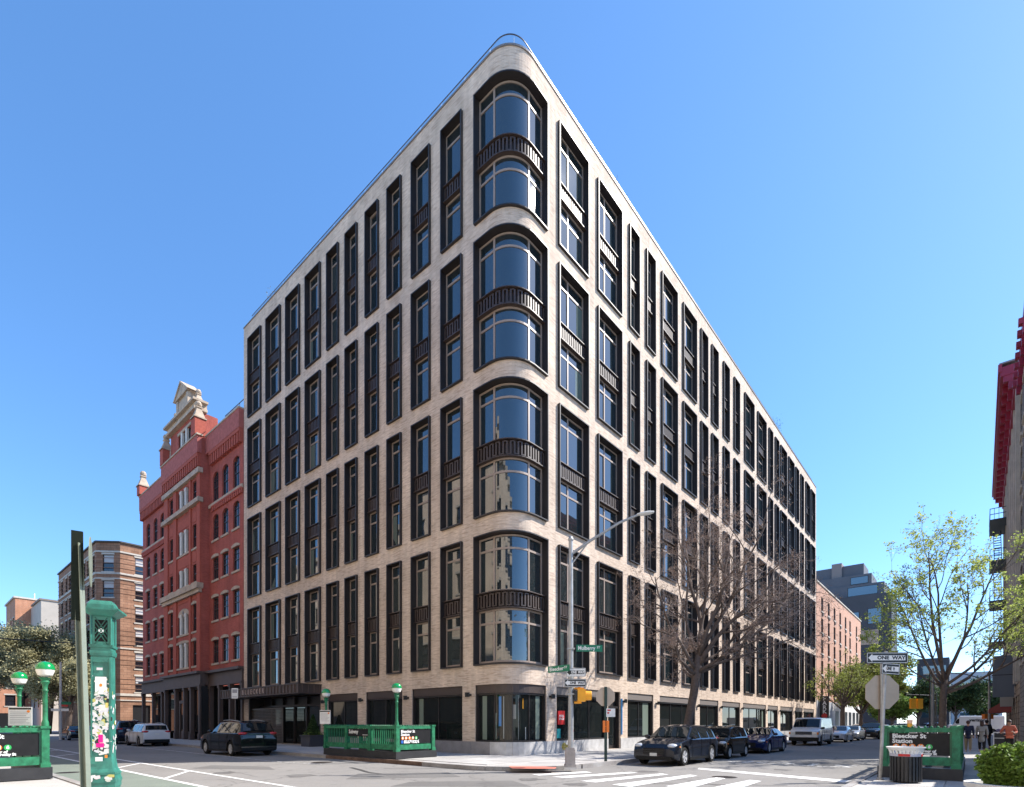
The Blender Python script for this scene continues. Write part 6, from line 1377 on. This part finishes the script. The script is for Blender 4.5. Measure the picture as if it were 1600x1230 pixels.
    for sy in (-1, 1):
        for a, b in spl:
            m = MB(); n = 6; lo = []; hi = []
            for i in range(n + 1):
                x = (a + (b - a) * i / n) * hl; s = sec(x); p4, p5 = s[5], s[6]
                def at(q): return (x, sy * (p4[0] + (p5[0] - p4[0]) * q + .008), p4[1] + (p5[1] - p4[1]) * q)
                lo.append(at(.07)); hi.append(at(.90))
            for i in range(n): m.face([lo[i], lo[i + 1], hi[i + 1], hi[i]])
            m.build('side_window', M_cglass, t, 'all')
        if detail > 1:
            m = MB()
            for f in ([-.50, -.075, .33] if kind in ('suv', 'wagon', 'sedan') else [c0, c1 - .06]):
                x = f * hl; s = sec(x); p = [(x, sy * (q[0] + .003), q[1]) for q in s[2:6]]
                for a, b in zip(p[:-1], p[1:]): m.bar(a, b, .012, .006, up=(1, 0, 0))
            m.build('door_seam', M_plastic, t)
            for f in (-.42, .02): x = f * hl; s = sec(x); MB().box(x - .09, x + .09, sy * (s[4][0] + .0) - .015, sy * (s[4][0]) + .02, s[4][1] - .12, s[4][1] - .09).build('door_handle', pm if kind not in ('van', 'truck') else M_plastic, t)
            m = MB()
            for i in range(len(xs) - 1):
                x = xs[i]; x2 = xs[i + 1]
                if -wx[0] + R < x < wx[0] - R and -wx[0] + R < x2 < wx[0] - R:
                    s = sec(x); s2 = sec(x2); m.face([(x, sy * (s[2][0] + .012), s[2][1] - .02), (x2, sy * (s2[2][0] + .012), s2[2][1] - .02), (x2, sy * (s2[2][0] + .012), s2[2][1] + .09), (x, sy * (s[2][0] + .012), s[2][1] + .09)])
            if m.v: m.build('sill', M_plastic, t)
        f = c1 - .02; x = f * hl + .05; s = sec(x); m = MB(); ellip(m, (x, sy * (s[5][0] + .12), s[5][1] + .09), (.07, .13, .085), 10); m.bar((x, sy * s[5][0], s[5][1] + .03), (x, sy * (s[5][0] + .1), s[5][1] + .06), .05, .04); m.build('mirror', pm if kind != 'van' else M_plastic, t, 'all')
    ty, ri = wheel_data(r, .23, rim or M_rim)
    for x in wx:
        for sy in (-1, 1):
            w_ = put('wheel', ty, t, (x, sy * (hw - .135), r), 0 if sy > 0 else pi); put('rim', ri, w_)
    zf = top(.95); gh = .5 * (zf - zb0)
    m = MB(); ny = hw * .46
    if kind == 'van':
        m.box(hl - .02, hl + .012, -hw * .55, hw * .55, zf - .30, zf - .07); m.build('grille', M_plastic, t); m = MB(); [m.box(hl + .012, hl + .02, -hw * .52, hw * .52, zf - .29 + .05 * k, zf - .275 + .05 * k) for k in range(4)]; m.build('grille_bars', M_greystone, t)
        MB().box(hl - .2, hl + .13, -hw * .98, hw * .98, zb0 + .05, zb0 + .32).build('bumper', M_plastic, t)
        for sy in (-1, 1):
            MB().box(hl - .05, hl + .018, sy * hw * .72 - .15, sy * hw * .72 + .15, zf - .28, zf - .10).build('headlight', M_lamp, t); MB().box(hl - .12, hl + .016, sy * hw * .93 - .055, sy * hw * .93 + .055, zf - .28, zf - .10).build('indicator', M_amber, t)
    else:
        m.box(hl - .10, hl + .008, -ny, ny, zb0 + gh * .75, zb0 + gh * 1.55); g_ = m.build('grille', M_plastic, t)
        m = MB(); [m.box(hl + .008, hl + .014, -ny, ny, zb0 + gh * (.85 + .22 * k), zb0 + gh * (.85 + .22 * k) + .012) for k in range(3)]; m.build('grille_bar', M_rimd, g_)
        MB().box(hl - .16, hl + .02, -hw * .78, hw * .78, zb0 + .02, zb0 + .17).build('front_bumper', M_plastic, t)
        for sy in (-1, 1):
            m = MB(); ellip(m, (hl - .24, sy * hw * .72, zf - .06), (.26, .21, .10)); m.build('headlight', M_lamp, t, 'all')
            m = MB(); ellip(m, (hl - .06, sy * hw * .66, zb0 + .25), (.06, .10, .04), 8); m.build('fog_light', M_rimd, t, 'all')
            if detail > 1: m = MB(); ellip(m, (hl * .84, sy * hw * .955, zf - .10), (.07, .05, .03), 8); m.build('side_marker', M_amber, t, 'all')
    MB().box(hl + .02, hl + .03, -.15, .15, zb0 + .18, zb0 + .30).build('number_plate', M_plate, t)
    # tail
    zr_ = top(-.95)
    for sy in (-1, 1):
        if kind in ('van', 'truck'): MB().box(-hl - .01, -hl + .1, sy * hw * .93 - .06, sy * hw * .93 + .06, .9, 1.3).build('tail_light', M_tail, t)
        else: m = MB(); ellip(m, (-hl + .16, sy * hw * .74, zr_ - .07), (.19, .24, .085)); m.build('tail_light', M_tail, t, 'all')
    MB().box(-hl - .03, -hl + .16, -hw * .85, hw * .85, zb0 + .08, zb0 + .30).build('rear_bumper', M_plastic, t)
    q = MB().box(-hl - .022, -hl - .008, -.16, .16, zr_ - .30, zr_ - .17).build('number_plate', M_plate, t)
    if rear == 'chrome':
        MB().box(-hl - .02, -hl + .02, -hw * .55, hw * .55, zr_ - .13, zr_ - .10).build('chrome_strip', M_chrome, t); MB().box(-hl - .045, -hl + .05, -hw * .88, hw * .88, zb0 + .24, zb0 + .29).build('chrome_bumper_strip', M_chrome, t)
    if rear:
        m = MB()
        for sy in (-1, 1): m.tube([(-hl * .7, sy * hw * .62, Hh * .985), (-hl * .3, sy * hw * .66, Hh + .045), (hl * .05, sy * hw * .64, Hh + .02)], [.02, .022, .02], 6)
        m.build('roof_rail', M_alu, t); MB().box(-hl * .80, -hl * .70, -hw * .60, hw * .60, Hh * .955, Hh * .985).build('spoiler', pm, t)
    return t
gR, gL = 'cars parked along the side street', 'cars parked along the wide street'
FR = AR + pi if False else angx(-dR)
car('parked_suv', 'dark blue black sporty suv parked nearest the crosswalk', Q(-3.0, 6.75), FR, 'suv', 4.70, 1.92, 1.62, paint('midnight', (.010, .012, .018)), M_rim, .37, 'car', gR)
car('parked_hatchback', 'small black hatchback squeezed between the dark suv and the blue saloon', Q(-8.1, 6.8), FR, 'hatch', 3.6, 1.72, 1.56, paint('black_brown', (.012, .011, .010)), M_rim, .31, 'car', gR)
car('parked_saloon', 'deep blue saloon parked in front of the white van', Q(-14.5, 6.85), FR, 'sedan', 4.9, 1.86, 1.44, paint('deep_blue', (.010, .018, .075)), M_rim, .34, 'car', gR)
van = car('parked_van', 'white cargo van with black bumper parked along the cream building', Q(-28.6, 6.75), FR, 'van', 5.9, 2.02, 2.12, paint('van_white', (.60, .60, .60)), M_rimd, .37, 'van', gR)
car('parked_saloon', 'silver saloon parked directly behind the white van', Q(-37.5, 7.1), FR, 'sedan', 4.8, 1.84, 1.45, paint('silver', (.46, .48, .50)), M_rim, .33, 'car', gR, 1)
car('parked_saloon', 'grey saloon second behind the white van', Q(-43.7, 7.2), FR, 'sedan', 4.7, 1.82, 1.45, paint('grey', (.22, .23, .24)), M_rim, .33, 'car', gR, 1)
car('parked_suv', 'black suv standing out behind the silver saloons', Q(-50.5, 8.1), FR, 'suv', 4.9, 1.95, 1.78, paint('black', (.008, .008, .009)), M_rimd, .37, 'car', gR, 1)
car('parked_saloon', 'pale saloon half hidden behind the black suv', Q(-57.5, 8.3), FR, 'sedan', 4.7, 1.82, 1.5, paint('pale', (.5, .5, .5)), M_rim, .33, 'car', gR, 1)
car('black_suv', 'black suv with red tail lights and chrome strip parked by the canopy', Q(6.7, -14.15), AL, 'wagon', 5.35, 2.05, 1.82, paint('gloss_black', (.006, .006, .007)), M_rim, .38, 'car', gL, 2, 'chrome')
car('white_suv', 'silver white suv parked in front of the red brick building', Q(6.4, -31.0), AL, 'wagon', 4.62, 1.88, 1.68, paint('pearl', (.55, .56, .58)), M_rimd, .37, 'car', gL, 2, 'rails')
car('dark_suv', 'tall dark suv just ahead of the silver white suv', Q(6.3, -38.0), AL, 'wagon', 5.3, 2.02, 1.92, paint('navy', (.012, .014, .03)), M_rim, .40, 'car', gL, 1, 'rails')
car('red_brown_car', 'dark red car glimpsed between the sign post and alarm pillar', Q(6.6, -45.5), AL, 'sedan', 4.6, 1.8, 1.46, paint('wine', (.10, .02, .018)), M_rim, .33, 'car', gL, 1)
car('black_saloon', 'black saloon in the distance left of the sign post', Q(6.8, -52.5), AL, 'sedan', 4.8, 1.84, 1.45, paint('gloss_black', (.006, .006, .007)), M_rim, .33, 'car', gL, 1)
SV = radians(-38)
car('grey_suv', 'grey suv crossing side on at the far avenue', Vector((61.5, 83, 0)), SV, 'suv', 4.7, 1.9, 1.68, paint('warm_grey', (.26, .25, .25)), M_rim, .37, 'car', 'traffic on the far avenue', 1)
car('red_car', 'red car stopped tail on at the far crossing', Vector((53.5, 80, 0)), angx(dR), 'wagon', 4.4, 1.8, 1.55, paint('red', (.45, .02, .015)), M_rim, .34, 'car', 'traffic on the far avenue', 1)
car('white_car', 'white and red hatchback beside the red car at the far crossing', Vector((50.7, 78, 0)), angx(dR), 'hatch', 4.2, 1.78, 1.55, paint('white', (.55, .53, .52)), M_rim, .33, 'car', 'traffic on the far avenue', 1)
car('blue_suv', 'dark blue suv with lit rear seen past the leafy trunk', Vector((68.5, 86, 0)), SV + .5, 'suv', 4.8, 1.9, 1.78, paint('steel_blue', (.04, .09, .2)), M_rim, .37, 'car', 'traffic on the far avenue', 1)
car('blue_saloon', 'light blue saloon behind the grey lamp pole', Vector((72.5, 87, 0)), SV, 'sedan', 4.8, 1.85, 1.5, paint('sky_blue', (.14, .24, .42)), M_rim, .33, 'car', 'traffic on the far avenue', 1)
tk = car('white_truck', 'white box truck lettered verizon crossing beyond the pedestrians', Vector((71.5, 82.5, 0)), radians(142), 'truck', 6.6, 2.2, 2.8, paint('truck_white', (.62, .62, .62)), M_rimd, .4, 'truck', 'traffic on the far avenue', 1)
text('lettering', 'verizon', M_black, tk, .62, frame((-1, 0, 0), (0, 1, 0), (-.2, 1.13, 2.15)), .02, .002)
dtk = car('dark_truck', 'dark delivery truck with a green stripe far down the side street', Vector((48.8, 84, 0)), angx(-dR), 'truck', 6.5, 2.3, 2.5, paint('black', (.008, .008, .009)), M_rimd, .4, 'truck', None, 1); MB().box(3.26, 3.3, -1.0, 1.0, .9, 1.0).build('green_stripe', mat('lime_stripe', (.15, .5, .05), .5), dtk)

# ================================================================== PEOPLE
def skin(name, joints, edges, mt, parent, sub=2, root=0):
    me = bpy.data.meshes.new(name); me.from_pydata([j[0] for j in joints], edges, []); o = bpy.data.objects.new(name, me); COL.objects.link(o)
    md = o.modifiers.new('s', 'SKIN'); md.use_smooth_shade = True
    lay = me.skin_vertices[0].data
    for i, j in enumerate(joints): lay[i].radius = j[1] if hasattr(j[1], '__len__') else (j[1], j[1]); lay[i].use_root = (i == root)
    o.modifiers.new('d', 'SUBSURF').levels = sub; o.modifiers['d'].render_levels = sub
    dg = bpy.context.evaluated_depsgraph_get(); nm = bpy.data.meshes.new_from_object(o.evaluated_get(dg)); bpy.data.objects.remove(o)
    nm.name = name; nm.materials.clear(); nm.materials.append(mt)
    for p_ in nm.polygons: p_.use_smooth = True
    return put(name, nm, parent)
M_skin = mat('skin', (.42, .24, .17), .55)
def person(label, loc, rz, hgt, coat, trouser, hair, coat_len=.5, stride=.18, arms='down', shoe=(.5, .5, .5), hairlen=.1, cat_group=None):
    t = thing('person', label, 'person', loc, rz, None); k = hgt / 1.72       # faces +x
    def V(x, y, z): return (x * k, y * k, z * k)
    hp, sh = .09, .175; s = stride
    if arms == 'down': armL = [V(.0, .22, 1.15), V(.07, .23, .92), V(.09, .23, .86)]; armR = [V(-.02, -.22, 1.15), V(.05, -.23, .92), V(.07, -.23, .86)]
    else: armL = [V(.02, .26, 1.14), V(.22, .16, 1.10), V(.29, .10, 1.14)]; armR = [V(.0, -.30, 1.16), V(.14, -.32, 1.08), V(.20, -.28, 1.12)]
    J = [(V(0, 0, .95), (.14 * k, .10 * k)), (V(0, 0, 1.12), (.12 * k, .09 * k)), (V(0, 0, 1.32), (.15 * k, .10 * k)), (V(0, 0, 1.44), .06 * k), (V(.01, 0, 1.52), .05 * k), (V(.02, 0, 1.60), .085 * k), (V(.015, 0, 1.68), .075 * k),
         (V(0, sh, 1.40), .06 * k), (armL[0], .047 * k), (armL[1], .035 * k), (armL[2], .03 * k), (V(0, -sh, 1.40), .06 * k), (armR[0], .047 * k), (armR[1], .035 * k), (armR[2], .03 * k),
         (V(s * .1, hp, .88), .09 * k), (V(s * .7, hp, .49), .06 * k), (V(s, hp, .09), .04 * k), (V(s + .13, hp, .035), .035 * k), (V(-s * .1, -hp, .88), .09 * k), (V(-s * .4, -hp, .49), .06 * k), (V(-s, -hp, .09), .04 * k), (V(-s + .13, -hp, .035), .035 * k)]
    E_ = [(0, 1), (1, 2), (2, 3), (3, 4), (4, 5), (5, 6), (2, 7), (7, 8), (8, 9), (9, 10), (2, 11), (11, 12), (12, 13), (13, 14), (0, 15), (15, 16), (16, 17), (17, 18), (0, 19), (19, 20), (20, 21), (21, 22)]
    skin('body', J, E_, M_skin, t)
    g = 1.22; z0 = 1.0 - coat_len
    CJ = [(V(0, 0, 1.0), (.19 * k, .14 * k)), (V(0, 0, 1.14), (.165 * k, .125 * k)), (V(0, 0, 1.33), (.18 * k, .13 * k)), (V(0, 0, 1.46), .075 * k), (V(0, sh, 1.41), .08 * k), (armL[0], .066 * k), (armL[1], .052 * k), (V(0, -sh, 1.41), .08 * k), (armR[0], .066 * k), (armR[1], .052 * k), (V(0, 0, z0), (.23 * k, .19 * k))]
    skin('coat', CJ, [(0, 1), (1, 2), (2, 3), (2, 4), (4, 5), (5, 6), (2, 7), (7, 8), (8, 9), (0, 10)], coat, t)
    TJ = [(V(0, 0, .97), (.155 * k, .12 * k)), (J[15][0], .105 * k), (J[16][0], .08 * k), (V(s * .96, hp, .14), .062 * k), (J[19][0], .105 * k), (J[20][0], .08 * k), (V(-s * .96, -hp, .14), .062 * k)]
    skin('trousers', TJ, [(0, 1), (1, 2), (2, 3), (0, 4), (4, 5), (5, 6)], trouser, t)
    ms = mat('shoe_%d' % int(shoe[0] * 100), shoe, .6)
    for sx, y in ((s, hp), (-s, -hp)): m = MB(); ellip(m, V(sx + .06, y, .045), (.145 * k, .052 * k, .05 * k), 10); m.build('shoe', ms, t, 'all')
    m = MB(); ellip(m, V(-.012, 0, 1.655), (.105 * k, .092 * k, .105 * k), 12)
    if hairlen > .12: ellip(m, V(-.05, 0, 1.54), (.065 * k, .095 * k, .14 * k), 10)
    m.build('hair', hair, t, 'all')
    m = MB(); ellip(m, V(.105, 0, 1.585), (.02 * k, .014 * k, .025 * k), 8); m.build('nose', M_skin, t, 'all')
    m = MB()
    for q in (-.032, .032): ellip(m, V(.092, q, 1.625), (.012 * k, .013 * k, .008 * k), 6)
    m.build('eyes', M_black, t, 'all'); m = MB(); ellip(m, V(.094, 0, 1.545), (.012 * k, .026 * k, .008 * k), 6); m.build('mouth', mat('lips', (.3, .08, .07), .5), t, 'all')
    for arm in (armL, armR):                      # open relaxed hands with five fingers
        w = Vector(arm[2]); d = (w - Vector(arm[1])).normalized(); m = MB(); m.tube([w, w + d * .05, w + d * .085], [.024, .036, .034], 7)
        for q in range(4): b = w + d * .08 + Vector((.018 * (q - 1.5), 0, 0)); m.tube([b, b + d * (.035 + .008 * (q in (1, 2))), b + d * (.06 + .012 * (q in (1, 2))) + Vector((.008, 0, 0))], [.009, .008, .006], 5)
        m.tube([w + d * .03, w + d * .055 + Vector((.035, 0, 0)), w + d * .08 + Vector((.042, 0, 0))], [.01, .009, .007], 5); m.build('hand', M_skin, t, 'all')
    return t
aw_ = angx(dR)
person('person in a dark navy coat and tan trousers walking away on the right pavement', Vector((24.5, 28.7, .15)), aw_, 1.66, mat('navy_cloth', (.012, .018, .05), .9), mat('tan_cloth', (.25, .20, .13), .9), mat('auburn_hair', (.05, .018, .015), .6), .28, .10)
person('person in a long pale grey coat walking beside the navy coat', Vector((25.15, 28.6, .15)), aw_, 1.66, mat('grey_cloth', (.27, .27, .26), .9), mat('black_cloth', (.012, .012, .014), .9), mat('brown_hair', (.04, .02, .015), .6), .5, .16, 'down', (.5, .5, .5), .2)
person('person in black farther along the pavement ahead of the grey coat', Vector((28.6, 32.2, .15)), aw_ + .3, 1.72, mat('black_cloth', (.012, .012, .014), .9), mat('black_cloth', (.012, .012, .014), .9), mat('dark_hair', (.01, .009, .009), .6), .35, .2, 'down', (.03, .03, .03))
person('person in an orange pink top and black trousers walking towards the camera', Vector((24.15, 25.95, .15)), aw_ + pi + .1, 1.68, mat('coral_cloth', (.50, .14, .09), .9), mat('black_cloth', (.012, .012, .014), .9), mat('brown_hair', (.04, .02, .015), .6), .03, .2, 'up', (.05, .05, .05))
finish_texts()
